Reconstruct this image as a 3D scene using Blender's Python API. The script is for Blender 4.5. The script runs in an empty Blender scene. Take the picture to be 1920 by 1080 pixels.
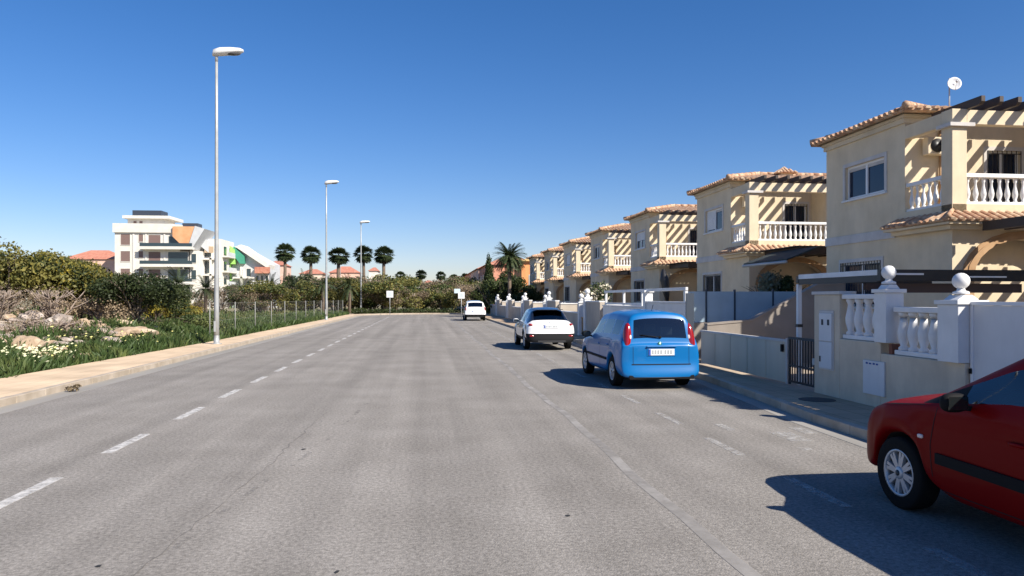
SKY_AIR, SKY_DUST, SKY_OZ, SKY_STR, SUN_STR, EXPO = 1.0, .3, 4.0, .075, 5.0, .64
SKY_SAT, SKY_TINT = 1.28, (1.06,.955,1.10)
import bpy, bmesh, math, random
import numpy as np
from mathutils import Vector, Matrix, Quaternion
from mathutils.bvhtree import BVHTree
random.seed(7); RNG = np.random.default_rng(11)
S = bpy.context.scene; COL = S.collection
PI = math.pi; R = math.radians
CAM_H = 1.85; FPX = 1387.0; PSI = R(6.6)

def at(px, py, Y):
    """authoring aid: a measured picture point at street distance Y -> real X, Z"""
    u = px - 960; v = 560 - py
    X = u*math.cos(PSI) + FPX*math.sin(PSI); Yn = -u*math.sin(PSI) + FPX*math.cos(PSI)
    t = Y/Yn
    return X*t, CAM_H + v*t

# ------------------------------------------------------------------ materials
MATS = {}
def mat(name, col, rough=.7, col2=None, scale=4, detail=6, metal=0, bump=0, bscale=60, coat=0, spec=.5, stretch=None, fac=1.0, col3=None, lo=.35, hi=.65, trans=0, sheen=0):
    if name in MATS: return MATS[name]
    m = bpy.data.materials.new(name); m.use_nodes = True; n = m.node_tree.nodes; l = m.node_tree.links
    b = n['Principled BSDF']
    b.inputs['Base Color'].default_value = (*col, 1); b.inputs['Roughness'].default_value = rough
    b.inputs['Metallic'].default_value = metal; b.inputs['Coat Weight'].default_value = coat
    b.inputs['Specular IOR Level'].default_value = spec
    if trans: b.inputs['Transmission Weight'].default_value = trans
    tc = n.new('ShaderNodeTexCoord'); src = tc.outputs['Object']
    if stretch:
        mp = n.new('ShaderNodeMapping'); mp.inputs['Scale'].default_value = stretch; l.new(src, mp.inputs['Vector']); src = mp.outputs['Vector']
    if col2:
        t = n.new('ShaderNodeTexNoise'); t.inputs['Scale'].default_value = scale; t.inputs['Detail'].default_value = detail
        l.new(src, t.inputs['Vector'])
        r = n.new('ShaderNodeValToRGB'); e = r.color_ramp.elements
        e[0].position = lo; e[0].color = (*col, 1); e[1].position = hi; e[1].color = (*col2, 1)
        if col3: x = e.new((lo+hi)/2); x.color = (*col3, 1)
        l.new(t.outputs['Fac'], r.inputs['Fac']); l.new(r.outputs['Color'], b.inputs['Base Color'])
    if bump:
        t2 = n.new('ShaderNodeTexNoise'); t2.inputs['Scale'].default_value = bscale; t2.inputs['Detail'].default_value = 4
        l.new(src, t2.inputs['Vector']); bp = n.new('ShaderNodeBump'); bp.inputs['Strength'].default_value = bump; bp.inputs['Distance'].default_value = .02
        l.new(t2.outputs['Fac'], bp.inputs['Height']); l.new(bp.outputs['Normal'], b.inputs['Normal'])
    MATS[name] = m
    return m

def leafmat(name, c1, c2, c3=None, scale=1.2, tl=.25):
    if name in MATS: return MATS[name]
    m = mat(name, c1, .55, c2, scale, 5, col3=c3, lo=.3, hi=.7, spec=.3)
    n = m.node_tree.nodes; l = m.node_tree.links; b = n['Principled BSDF']; out = n['Material Output']
    hs = n.new('ShaderNodeHueSaturation'); oi = n.new('ShaderNodeObjectInfo')
    mr = n.new('ShaderNodeMapRange'); mr.inputs['To Min'].default_value = .7; mr.inputs['To Max'].default_value = 1.25
    l.new(oi.outputs['Random'], mr.inputs['Value']); l.new(mr.outputs['Result'], hs.inputs['Value'])
    src = b.inputs['Base Color'].links[0].from_socket
    l.new(src, hs.inputs['Color']); l.new(hs.outputs['Color'], b.inputs['Base Color'])
    t = n.new('ShaderNodeBsdfTranslucent'); mx = n.new('ShaderNodeMixShader'); mx.inputs[0].default_value = tl
    l.new(hs.outputs['Color'], t.inputs['Color']); l.new(b.outputs[0], mx.inputs[1]); l.new(t.outputs[0], mx.inputs[2])
    l.new(mx.outputs[0], out.inputs['Surface'])
    return m

WALL = mat('cream_render', (.69,.575,.40), .9, (.74,.625,.45), 1.2, 8, bump=.15, bscale=90)
WALLD = mat('cream_render_plain', (.66,.56,.41), .9, (.71,.61,.45), 1.5, 8, bump=.12, bscale=80)
TRIM = mat('pale_trim', (.60,.57,.54), .85, (.66,.63,.59), 2, 5)
WHITE = mat('white_paint', (.80,.80,.79), .55, (.74,.74,.73), 3, 5)
WALLW = mat('whitewash_wall', (.70,.60,.46), .9, (.60,.51,.39), 1.1, 8, bump=.12, bscale=70)
PANEL = mat('white_panel', (.72,.72,.72), .45, (.66,.66,.66), .8, 4)
FROST = mat('frosted_panel', (.42,.54,.62), .3, (.37,.48,.56), 1.1, 3)
TILE = mat('clay_tile', (.34,.18,.11), .9, (.62,.48,.34), 6, 8, col3=(.50,.31,.19), bump=.2, bscale=30)
WOOD = mat('dark_wood', (.035,.022,.016), .6, (.06,.04,.03), 8, 4, stretch=(1,8,8))
BLACK = mat('black_metal', (.018,.018,.02), .45)
BLACKP = mat('black_plastic', (.012,.012,.013), .7, spec=.12)
GREYM = mat('grey_metal', (.45,.46,.46), .4, metal=.3)
GALV = mat('galvanised_steel', (.36,.37,.365), .5, (.43,.44,.43), 3, 5, metal=.35)
WFRAME = mat('white_frame', (.78,.78,.78), .4)
GLASS = mat('window_glass', (.010,.020,.045), .08, spec=.35)
GLASSC = mat('curtained_glass', (.30,.36,.42), .15, (.38,.44,.50), 4, 2, stretch=(12,1,1), spec=.8)
OCHRE = mat('ochre_moulding', (.40,.24,.12), .85, (.48,.31,.17), 3, 6)
CARGLASS = mat('car_glass', (.012,.016,.017), .04, spec=.9)
TYRE = mat('tyre_rubber', (.012,.012,.012), .9, spec=.15, bump=.2, bscale=120)
ALLOY = mat('silver_alloy', (.55,.56,.58), .35, metal=.6)
ALLOYD = mat('dark_wheel', (.03,.03,.032), .5)
RED = mat('red_paint', (.19,.003,.003), .42, coat=.05, spec=.05)
BLUE = mat('blue_paint', (.003,.135,.38), .35, coat=.4, spec=.3)
CARW = mat('white_car_paint', (.78,.78,.78), .3, coat=1)
CARB = mat('black_car_paint', (.012,.014,.02), .2, coat=1)
LAMPR = mat('red_lens', (.28,.006,.008), .15, spec=.8)
LAMPW = mat('clear_lens', (.75,.62,.58), .15, spec=.8)
PLATE = mat('plate_white', (.78,.80,.80), .4)
PLATEB = mat('plate_blue', (.02,.08,.4), .4)
INK = mat('dark_ink', (.03,.03,.035), .6)
BARK = mat('bark', (.13,.10,.075), .95, (.20,.16,.12), 9, 5, bump=.6, bscale=20)
PBARK = mat('palm_bark', (.12,.09,.065), .95, (.20,.15,.11), 12, 4, bump=.6, bscale=18, stretch=(1,1,3))
STICK = mat('grey_branch', (.28,.22,.18), .95, (.36,.29,.24), 9, 5)

def weather(m, amt=.10, sc=(1.3,1.3,.3)):
    """rain streaks and dirt, fixed to the object"""
    n = m.node_tree.nodes; l = m.node_tree.links; b = n['Principled BSDF']; src = b.inputs['Base Color'].links[0].from_socket
    tc = n.new('ShaderNodeTexCoord'); out = src
    for s_, a_ in ((sc, amt*.45), ((.45,.45,.45), amt*.8)):
        mp = n.new('ShaderNodeMapping'); mp.inputs['Scale'].default_value = s_; l.new(tc.outputs['Object'], mp.inputs['Vector'])
        t = n.new('ShaderNodeTexNoise'); t.inputs['Scale'].default_value = 2.0; t.inputs['Detail'].default_value = 8; t.inputs['Roughness'].default_value = .65; l.new(mp.outputs[0], t.inputs['Vector'])
        r = n.new('ShaderNodeMapRange'); r.inputs['From Min'].default_value = .38; r.inputs['From Max'].default_value = .62; r.inputs['To Min'].default_value = 1-a_*1.3; r.inputs['To Max'].default_value = 1+a_*.4; l.new(t.outputs['Fac'], r.inputs['Value'])
        mx = n.new('ShaderNodeMix'); mx.data_type = 'RGBA'; mx.blend_type = 'MULTIPLY'; mx.inputs[0].default_value = 1
        l.new(out, mx.inputs[6]); l.new(r.outputs[0], mx.inputs[7]); out = mx.outputs[2]
    l.new(out, b.inputs['Base Color'])
for m_, a_ in ((WALL,.09),(WALLD,.12),(WALLW,.14),(PANEL,.07),(WHITE,.08),(TRIM,.12),(FROST,.08)): weather(m_, a_)

# ------------------------------------------------------------------ object helpers
def tag(o, label=None, cat=None, group=None, kind=None):
    if label: o['label'] = label
    if cat: o['category'] = cat
    if group: o['group'] = group
    if kind: o['kind'] = kind
    return o
def empty(name, loc=(0,0,0), rz=0, label=None, cat=None, group=None):
    o = bpy.data.objects.new(name, None); COL.objects.link(o); o.location = loc; o.rotation_euler = (0,0,rz); o.empty_display_size = .2
    return tag(o, label, cat, group)
def children(o): return [c for c in ALL_CH.get(o.name, [])]
ALL_CH = {}
def link(o, parent):
    COL.objects.link(o)
    if parent: o.parent = parent; ALL_CH.setdefault(parent.name, []).append(o)
def copy_tree(o, parent=None, loc=None, rz=None, label=None, group=None, scale=None):
    c = o.copy(); link(c, parent)
    if loc is not None: c.location = loc
    if rz is not None: c.rotation_euler = (0,0,rz)
    if scale is not None: c.scale = scale if hasattr(scale,'__len__') else (scale,)*3
    if label: c['label'] = label
    if group: c['group'] = group
    for ch in list(ALL_CH.get(o.name, [])): copy_tree(ch, c)
    return c

class MB:
    def __init__(s): s.v = []; s.f = []; s.sm = []
    def add(s, vs, fs, smooth=False):
        k = len(s.v); s.v += [tuple(p) for p in vs]; s.f += [tuple(i+k for i in f) for f in fs]; s.sm += [smooth]*len(fs)
        return s
    def box(s, x0, x1, y0, y1, z0, z1):
        if x0 > x1: x0, x1 = x1, x0
        if y0 > y1: y0, y1 = y1, y0
        if z0 > z1: z0, z1 = z1, z0
        return s.add([(x0,y0,z0),(x1,y0,z0),(x1,y1,z0),(x0,y1,z0),(x0,y0,z1),(x1,y0,z1),(x1,y1,z1),(x0,y1,z1)],
              [(0,3,2,1),(4,5,6,7),(0,1,5,4),(1,2,6,5),(2,3,7,6),(3,0,4,7)])
    def bar(s, a, b, w, h=None, n=4):
        """square bar between two points"""
        a = Vector(a); b = Vector(b); d = (b-a).normalized(); h = h or w
        up = Vector((0,0,1)) if abs(d.z) < .95 else Vector((0,1,0))
        sx = d.cross(up).normalized(); sy = sx.cross(d).normalized()
        vs = []
        for p in (a, b):
            for i, j in ((-1,-1),(1,-1),(1,1),(-1,1)): vs.append(p + sx*i*w/2 + sy*j*h/2)
        return s.add(vs, [(0,1,2,3),(7,6,5,4),(0,4,5,1),(1,5,6,2),(2,6,7,3),(3,7,4,0)])
    def tube(s, pts, rads, n=8, cap=True):
        pts = [Vector(p) for p in pts]; vs = []; fs = []
        if not hasattr(rads, '__len__'): rads = [rads]*len(pts)
        for i, p in enumerate(pts):
            d = (pts[min(i+1,len(pts)-1)] - pts[max(i-1,0)]).normalized()
            up = Vector((0,0,1)) if abs(d.z) < .9 else Vector((0,1,0))
            a = d.cross(up).normalized(); b = a.cross(d).normalized()
            for k in range(n):
                t = 2*PI*k/n; vs.append(p + (a*math.cos(t) + b*math.sin(t))*rads[i])
        for i in range(len(pts)-1):
            for k in range(n): fs.append((i*n+k, i*n+(k+1)%n, (i+1)*n+(k+1)%n, (i+1)*n+k))
        if cap: fs += [tuple(range(n))[::-1], tuple(range((len(pts)-1)*n, len(pts)*n))]
        return s.add(vs, fs, True)
    def lathe(s, prof, c=(0,0,0), n=12, axis='z', cap=True):
        """prof: list of (r, h)"""
        vs = []; fs = []
        for r, h in prof:
            for k in range(n):
                t = 2*PI*k/n; a, b = r*math.cos(t), r*math.sin(t)
                p = (a,b,h) if axis == 'z' else ((h,a,b) if axis == 'x' else (a,h,b))
                vs.append((p[0]+c[0], p[1]+c[1], p[2]+c[2]))
        for i in range(len(prof)-1):
            for k in range(n): fs.append((i*n+k, i*n+(k+1)%n, (i+1)*n+(k+1)%n, (i+1)*n+k))
        if cap: fs += [tuple(range(n)), tuple(range((len(prof)-1)*n, len(prof)*n))]
        return s.add(vs, fs, True)
    def prism(s, poly, a, b, axis='y'):
        """2D polygon extruded along axis from a to b. axis y: (x,z); x: (y,z); z: (x,y)"""
        n = len(poly)
        def P(p, t): return (p[0],t,p[1]) if axis == 'y' else ((t,p[0],p[1]) if axis == 'x' else (p[0],p[1],t))
        vs = [P(p,a) for p in poly] + [P(p,b) for p in poly]
        fs = [tuple(range(n)), tuple(range(2*n-1, n-1, -1))] + [(i, i+n, (i+1)%n+n, (i+1)%n) for i in range(n)]
        return s.add(vs, fs)
    def sphere(s, c, r, nu=14, nv=9, p=1.0):
        if not hasattr(r,'__len__'): r = (r,r,r)
        prof = []
        def sg(v): return math.copysign(abs(v)**p, v)
        vs = []; fs = []
        for i in range(nv+1):
            t = PI*i/nv - PI/2
            for k in range(nu):
                a = 2*PI*k/nu
                vs.append((c[0]+r[0]*sg(math.cos(t))*sg(math.cos(a)), c[1]+r[1]*sg(math.cos(t))*sg(math.sin(a)), c[2]+r[2]*sg(math.sin(t))))
        for i in range(nv):
            for k in range(nu): fs.append((i*nu+k, i*nu+(k+1)%nu, (i+1)*nu+(k+1)%nu, (i+1)*nu+k))
        return s.add(vs, fs, True)
    def build(s, name, m, parent=None, bevel=0, loc=None, fix=True):
        me = bpy.data.meshes.new(name); me.from_pydata(s.v, [], s.f); me.materials.append(m)
        if any(s.sm): me.polygons.foreach_set('use_smooth', s.sm)
        if fix:
            bm = bmesh.new(); bm.from_mesh(me); bmesh.ops.recalc_face_normals(bm, faces=bm.faces); bm.to_mesh(me); bm.free()
        o = bpy.data.objects.new(name, me); link(o, parent)
        if loc: o.location = loc
        if bevel:
            b = o.modifiers.new('bevel', 'BEVEL'); b.width = bevel; b.segments = 2; b.limit_method = 'ANGLE'
        return o

def np_mesh(name, verts, nper, m, parent=None, smooth=False):
    verts = np.asarray(verts, dtype=np.float32).reshape(-1,3); nv = len(verts); nf = nv//nper
    me = bpy.data.meshes.new(name); me.vertices.add(nv); me.vertices.foreach_set('co', verts.ravel())
    me.loops.add(nv); me.loops.foreach_set('vertex_index', np.arange(nv, dtype=np.int32))
    me.polygons.add(nf); me.polygons.foreach_set('loop_start', np.arange(0, nv, nper, dtype=np.int32))
    me.polygons.foreach_set('loop_total', np.full(nf, nper, dtype=np.int32))
    me.materials.append(m); me.update(); me.validate()
    o = bpy.data.objects.new(name, me); link(o, parent); return o

def leaves_verts(blobs, n, size, flat=.0, shell=.55):
    """n leaf quads spread in ellipsoid blobs (cx,cy,cz,rx,ry,rz)"""
    B = np.array(blobs, dtype=float); w = B[:,3]*B[:,4]+B[:,5]*B[:,4]; w /= w.sum()
    idx = RNG.choice(len(B), n, p=w); d = RNG.normal(size=(n,3)); d /= np.linalg.norm(d,axis=1)[:,None]
    rad = shell + (1-shell)*RNG.random(n)**.6; rad *= 1 + .12*RNG.normal(size=n)
    c = B[idx,:3] + d*rad[:,None]*B[idx,3:]
    a = RNG.normal(size=(n,3)) + d*.2; a /= np.linalg.norm(a,axis=1)[:,None]
    nn = d*.7 + RNG.normal(size=(n,3))*.7 + np.array([0,0,.35]); b = np.cross(nn, a); b /= np.linalg.norm(b,axis=1)[:,None]+1e-9
    s = size*(.6+.8*RNG.random(n))[:,None]
    A = a*s*.5; Bv = b*s*.32
    v = np.stack([c-A, c+Bv, c+A, c-Bv], axis=1)
    return v.reshape(-1,3)

# ------------------------------------------------------------------ world, light, camera
SUN = Vector((.86, -.90, 1.0)).normalized()
w = bpy.data.worlds.new("World"); S.world = w; w.use_nodes = True
nt = w.node_tree; bg = nt.nodes['Background']
sky = nt.nodes.new('ShaderNodeTexSky'); sky.sky_type = 'NISHITA'; sky.sun_disc = False
sky.sun_elevation = math.asin(SUN.z); sky.sun_rotation = math.atan2(SUN.x, SUN.y)
sky.air_density = SKY_AIR; sky.dust_density = SKY_DUST; sky.ozone_density = SKY_OZ; sky.altitude = 0
hs = nt.nodes.new('ShaderNodeHueSaturation'); hs.inputs['Saturation'].default_value = SKY_SAT; tn = nt.nodes.new('ShaderNodeMix'); tn.data_type = 'RGBA'; tn.blend_type = 'MULTIPLY'; tn.inputs[0].default_value = 1; tn.inputs[7].default_value = (*SKY_TINT,1)
nt.links.new(sky.outputs[0], hs.inputs['Color']); nt.links.new(hs.outputs[0], tn.inputs[6]); nt.links.new(tn.outputs[2], bg.inputs[0]); bg.inputs[1].default_value = SKY_STR
sl = bpy.data.lights.new('sun', 'SUN'); sl.energy = SUN_STR; sl.angle = R(.5); sl.color = (1, .93, .82)
so = bpy.data.objects.new('sun', sl); COL.objects.link(so); so.location = (20,-20,30); so.rotation_euler = (-SUN).to_track_quat('-Z','Y').to_euler()
cd = bpy.data.cameras.new('camera'); cam = bpy.data.objects.new('camera', cd); COL.objects.link(cam); S.camera = cam
cam.location = (0,0,CAM_H); cam.rotation_euler = (R(90), 0, -PSI); cd.lens = 26.0*FPX/1387; cd.sensor_width = 36; cd.shift_y = 20/1920
cd.clip_start = .05; cd.clip_end = 5000
S.view_settings.view_transform = 'Standard'; S.view_settings.look = 'None'; S.view_settings.gamma = 1; S.view_settings.exposure = EXPO
S.render.engine = 'CYCLES'; S.cycles.max_bounces = 6; S.cycles.use_denoising = True
# ------------------------------------------------------------------ setting: ground, road, pavements
def nodesrc(m): return m.node_tree.nodes, m.node_tree.links
def asphalt():
    m = mat('asphalt', (.240,.222,.200), .92, (.280,.260,.236), .9, 8, bump=.5, bscale=70, spec=.08)
    n, l = nodesrc(m); b = n['Principled BSDF']; tc = n.new('ShaderNodeTexCoord')
    base = b.inputs['Base Color'].links[0].from_socket
    # aggregate speckle
    t = n.new('ShaderNodeTexNoise'); t.inputs['Scale'].default_value = 27; t.inputs['Detail'].default_value = 6; t.inputs['Roughness'].default_value = .75
    l.new(tc.outputs['Object'], t.inputs['Vector'])
    r = n.new('ShaderNodeMapRange'); r.inputs['From Min'].default_value = .3; r.inputs['From Max'].default_value = .7; r.inputs['To Min'].default_value = .5; r.inputs['To Max'].default_value = 1.46
    l.new(t.outputs['Fac'], r.inputs['Value'])
    mx = n.new('ShaderNodeMix'); mx.data_type = 'RGBA'; mx.blend_type = 'MULTIPLY'; mx.inputs[0].default_value = 1
    l.new(base, mx.inputs[6]); l.new(r.outputs[0], mx.inputs[7])
    # long streaks of tyre wear along the street
    mp = n.new('ShaderNodeMapping'); mp.inputs['Scale'].default_value = (1.7, .035, 1); l.new(tc.outputs['Object'], mp.inputs['Vector'])
    t2 = n.new('ShaderNodeTexNoise'); t2.inputs['Scale'].default_value = 1.0; t2.inputs['Detail'].default_value = 5; l.new(mp.outputs[0], t2.inputs['Vector'])
    r2 = n.new('ShaderNodeMapRange'); r2.inputs['From Min'].default_value = .35; r2.inputs['From Max'].default_value = .65; r2.inputs['To Min'].default_value = .85; r2.inputs['To Max'].default_value = 1.09
    l.new(t2.outputs['Fac'], r2.inputs['Value'])
    mx2 = n.new('ShaderNodeMix'); mx2.data_type = 'RGBA'; mx2.blend_type = 'MULTIPLY'; mx2.inputs[0].default_value = 1
    l.new(mx.outputs[2], mx2.inputs[6]); l.new(r2.outputs[0], mx2.inputs[7])
    # blotchy repairs and dust patches, a few metres across
    t3 = n.new('ShaderNodeTexNoise'); t3.inputs['Scale'].default_value = .22; t3.inputs['Detail'].default_value = 7; t3.inputs['Distortion'].default_value = .6; l.new(tc.outputs['Object'], t3.inputs['Vector'])
    r3 = n.new('ShaderNodeMapRange'); r3.inputs['From Min'].default_value = .35; r3.inputs['From Max'].default_value = .68; r3.inputs['To Min'].default_value = .95; r3.inputs['To Max'].default_value = 1.06
    l.new(t3.outputs['Fac'], r3.inputs['Value'])
    mx3 = n.new('ShaderNodeMix'); mx3.data_type = 'RGBA'; mx3.blend_type = 'MULTIPLY'; mx3.inputs[0].default_value = 1
    l.new(mx2.outputs[2], mx3.inputs[6]); l.new(r3.outputs[0], mx3.inputs[7]); l.new(mx3.outputs[2], b.inputs['Base Color'])
    return m
ASPH = asphalt()
def worn(name, col, lo, hi, scale=9):
    """paint worn through: alpha by noise"""
    m = mat(name, col, .8, tuple(c*.86 for c in col), 7, 6)
    n, l = nodesrc(m); b = n['Principled BSDF']; tc = n.new('ShaderNodeTexCoord')
    t = n.new('ShaderNodeTexNoise'); t.inputs['Scale'].default_value = scale; t.inputs['Detail'].default_value = 8; t.inputs['Roughness'].default_value = .7
    l.new(tc.outputs['Object'], t.inputs['Vector'])
    r = n.new('ShaderNodeMapRange'); r.inputs['From Min'].default_value = lo; r.inputs['From Max'].default_value = hi
    l.new(t.outputs['Fac'], r.inputs['Value']); l.new(r.outputs[0], b.inputs['Alpha']); return m
PAINT = worn('road_paint', (.58,.56,.53), .27, .58)
PAINT2 = worn('faded_road_paint', (.50,.48,.45), .40, .70)
SEAM = worn('sealed_seam', (.325,.305,.28), .1, .62, 1.6)
OILD = worn('oil_stain', (.17,.16,.15), .5, .9, 4)
def paving(name, c1, c2, joint, sx):
    m = bpy.data.materials.new(name); m.use_nodes = True; n, l = nodesrc(m); b = n['Principled BSDF']; b.inputs['Roughness'].default_value = .9; b.inputs['Specular IOR Level'].default_value = .1
    tc = n.new('ShaderNodeTexCoord'); bk = n.new('ShaderNodeTexBrick'); bk.offset = 0; bk.inputs['Scale'].default_value = sx
    bk.inputs['Brick Width'].default_value = 1; bk.inputs['Row Height'].default_value = 1; bk.inputs['Mortar Size'].default_value = .035
    bk.inputs['Color1'].default_value = (*c1,1); bk.inputs['Color2'].default_value = (*c2,1); bk.inputs['Mortar'].default_value = (*joint,1)
    l.new(tc.outputs['Object'], bk.inputs['Vector'])
    t = n.new('ShaderNodeTexNoise'); t.inputs['Scale'].default_value = .9; t.inputs['Detail'].default_value = 8; l.new(tc.outputs['Object'], t.inputs['Vector'])
    r = n.new('ShaderNodeMapRange'); r.inputs['From Min'].default_value = .3; r.inputs['From Max'].default_value = .7; r.inputs['To Min'].default_value = .82; r.inputs['To Max'].default_value = 1.12; l.new(t.outputs['Fac'], r.inputs['Value'])
    mx = n.new('ShaderNodeMix'); mx.data_type = 'RGBA'; mx.blend_type = 'MULTIPLY'; mx.inputs[0].default_value = 1
    l.new(bk.outputs['Color'], mx.inputs[6]); l.new(r.outputs[0], mx.inputs[7]); l.new(mx.outputs[2], b.inputs['Base Color'])
    MATS[name] = m; return m
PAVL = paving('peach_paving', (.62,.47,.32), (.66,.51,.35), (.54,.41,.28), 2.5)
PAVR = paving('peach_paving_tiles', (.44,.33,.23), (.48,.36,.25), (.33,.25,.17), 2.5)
KERB = mat('kerb_concrete', (.35,.29,.22), .9, (.46,.39,.31), 3, 8, bump=.3, bscale=40)
SOIL = mat('dry_soil', (.22,.17,.11), .95, (.40,.32,.22), .35, 9, col3=(.15,.16,.07), bump=.8, bscale=6)

def struct(mb, name, m, bevel=0):
    return tag(mb.build(name, m, bevel=bevel), kind='structure')
LX, RX = -7.2, 5.93; ENDY = 88.0
g = MB(); g.add([(-3000,-200,-.02),(3000,-200,-.02),(3000,4000,-.02),(-3000,4000,-.02)], [(0,1,2,3)]); struct(g, 'ground', SOIL)
g = MB(); g.add([(LX-.02,-14,0),(6.5,-14,0),(6.5,ENDY-6,0),(RX+9,ENDY-.9,0),(RX+60,ENDY-.9,0),(RX+60,ENDY+.5,0),(LX-.02,ENDY+.5,0)], [tuple(range(7))]); struct(g, 'road', ASPH)
# left pavement, curving into the cross street at the far end
pl = [(-7.35,-14),(-7.35,ENDY-8)]; ol = [(-9.5,-14),(-9.12,18),(-8.62,30),(-8.5,60),(-8.5,ENDY-8)]
for k in range(0, 9):
    a = PI/2*k/8; pl.append((-7.35 + 8*(1-math.cos(a)), ENDY-8+8*math.sin(a)))
pl.append((66, ENDY)); 
for k in range(0, 9):
    a = PI/2*k/8; ol.append((-8.5 + 9.2*(1-math.cos(a)), ENDY-8+9.6*math.sin(a)))
ol.append((66, ENDY+1.6))
g = MB(); poly = pl + ol[::-1]; g.prism(poly, -.1, .13, 'z'); struct(g, 'left_pavement', PAVL)
def kerbline(pts, w, z, name):
    g = MB(); L = []; Rr = []
    for i, p in enumerate(pts):
        a = Vector(pts[max(i-1,0)]); b = Vector(pts[min(i+1,len(pts)-1)]); d = (b-a).normalized(); nn = Vector((-d.y, d.x))
        L.append((p[0], p[1])); Rr.append((p[0]+nn.x*w, p[1]+nn.y*w))
    for i in range(len(pts)-1):
        # individual kerb stones about 1 m long show as fine joints
        seg = Vector(pts[i+1])-Vector(pts[i]); n = max(1, int(seg.length/1.0))
        for k in range(n):
            if pts[i][1] > 60 and False: continue
            def P(A, q): return (A[i][0]+(A[i+1][0]-A[i][0])*q, A[i][1]+(A[i+1][1]-A[i][1])*q)
            e_ = .005/max(seg.length,.01); q0 = k/n + e_; q1 = (k+1)/n - e_
            g.prism([P(L,q0),P(L,q1),P(Rr,q1),P(Rr,q0)], -.05, z + random.uniform(-.004,.004), 'z')
    return struct(g, name, KERB, bevel=.012)
kerbline([(p[0]+.15, p[1]) for p in pl[:2]] + [(p[0]+.1,p[1]-.1) for p in pl[2:]], .148, .134, 'left_kerb')
# gutter strip of paler cement
g = MB(); g.box(LX+.0, LX+.42, -14, ENDY-9, -.05, .004); struct(g, 'left_gutter', mat('gutter_cement', (.25,.235,.21), .9, (.31,.29,.26), 1.5, 8, stretch=(1,.2,1)))
RK = [(5.95,-14),(5.92,6.9),(5.68,8.4),(5.74,10.5),(6.0,13),(6.22,16),(6.22,31),(5.35,46),(5.2,ENDY-6)]
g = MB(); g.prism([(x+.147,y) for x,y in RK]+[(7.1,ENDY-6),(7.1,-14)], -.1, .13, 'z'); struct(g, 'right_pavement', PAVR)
kerbline(RK[::-1], .148, .134, 'right_kerb')
g = MB(); g.prism([(x-.30,y) for x,y in RK]+[(x+.05,y) for x,y in RK[::-1]], -.05, .004, 'z'); struct(g, 'right_gutter', MATS['gutter_cement'])
# parking lane dashes
g = MB()
for k in range(-3, 30):
    y = 6.85 + 2.5*k
    if y > 76: break
    dx = random.uniform(-.015,.015)
    g.box(-3.86+dx, -3.73+dx, y, y+1.27, .001, .004)
struct(g, 'left_lane_dashes', PAINT)
g = MB()
for k in range(-3, 24):
    y = 8.36 + 2.18*k; dx = random.uniform(-.015,.015)
    g.box(3.66+dx, 3.77+dx, y, y+1.1, .001, .004)
struct(g, 'right_lane_dashes', PAINT2)
g = MB()
for x0,x1,y0,y1 in ((4.7,5.0,9.1,9.75),(5.15,5.35,9.6,10.1),(4.55,4.7,8.55,8.7),(5.2,5.5,7.9,8.1),(4.2,4.34,9.95,10.5)): g.box(x0,x1,y0,y1,.001,.004)
struct(g, 'bay_mark_remnants', PAINT2)
# long pale seam
g = MB(); pts = [(2.18+.03*math.sin(y*.7)+.02*math.sin(y*2.3), y) for y in np.arange(-6, 84, .8)]
for i in range(len(pts)-1):
    a, b = pts[i], pts[i+1]; g.add([(a[0]-.06,a[1],.003),(a[0]+.06,a[1],.003),(b[0]+.06,b[1],.003),(b[0]-.06,b[1],.003)], [(0,1,2,3)])
struct(g, 'pale_road_seam', SEAM)
g = MB(); 
for (x, y, s) in ((-2.1,4.6,.03),(-2.25,5.4,.022),(-.6,5.1,.02),(-2.9,4.1,.02),(1.2,6.2,.02),(-1.5,9.3,.03)):
    n = 7; g.add([(x+s*math.cos(2*PI*k/n)*random.uniform(.6,1.5), y+s*math.sin(2*PI*k/n)*random.uniform(.6,1.5), .006) for k in range(n)], [tuple(range(n))])
struct(g, 'tar_spots', mat('tar', (.03,.03,.03), .8))
g = MB()
for (x, y, w_, h_) in ((-1.9,5.6,.06,2.2),(-1.5,8.4,.05,2.0),(-1.25,11,.06,3)):
    g.add([(x,y,.0035),(x+w_,y,.0035),(x+w_+.25,y+h_,.0035),(x+.25,y+h_,.0035)], [(0,1,2,3)])
struct(g, 'tyre_streaks', OILD)
def crack(pts, wd, name):
    g = MB(); Q = []
    for a, b in zip(pts, pts[1:]):
        n = max(2, int(math.dist(a, b)/.18))
        for k in range(n): t = k/n; Q.append((a[0]+(b[0]-a[0])*t+random.gauss(0,.018), a[1]+(b[1]-a[1])*t+random.gauss(0,.02)))
    for i in range(len(Q)-1):
        a, b = Q[i], Q[i+1]; w_ = wd*random.uniform(.4,1.2); g.add([(a[0]-w_,a[1],.0045),(a[0]+w_,a[1],.0045),(b[0]+w_,b[1],.0045),(b[0]-w_,b[1],.0045)], [(0,1,2,3)])
    return struct(g, name, mat('crack_dark', (.14,.13,.12), .9))
crack([(-2.0,4.4),(-1.9,6.0),(-1.75,8.2),(-1.62,12.5)], .004, 'road_crack')
crack([(-5.9,16.0),(-3.0,16.4),(.4,15.9),(4.4,16.6)], .008, 'road_crack')
crack([(-6.9,29.0),(-1.0,29.6),(5.8,28.8)], .014, 'road_crack')
# manhole on the right pavement
mh = MB(); mh.lathe([(.30,.131),(.30,.136),(.27,.138),(.0,.138)], (6.6,11.9,0), 20); o = mh.build('manhole_cover', mat('cast_iron', (.06,.055,.05), .8)); tag(o, 'round dark iron manhole cover set in the right pavement by the cabinet wall', 'manhole cover')

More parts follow.
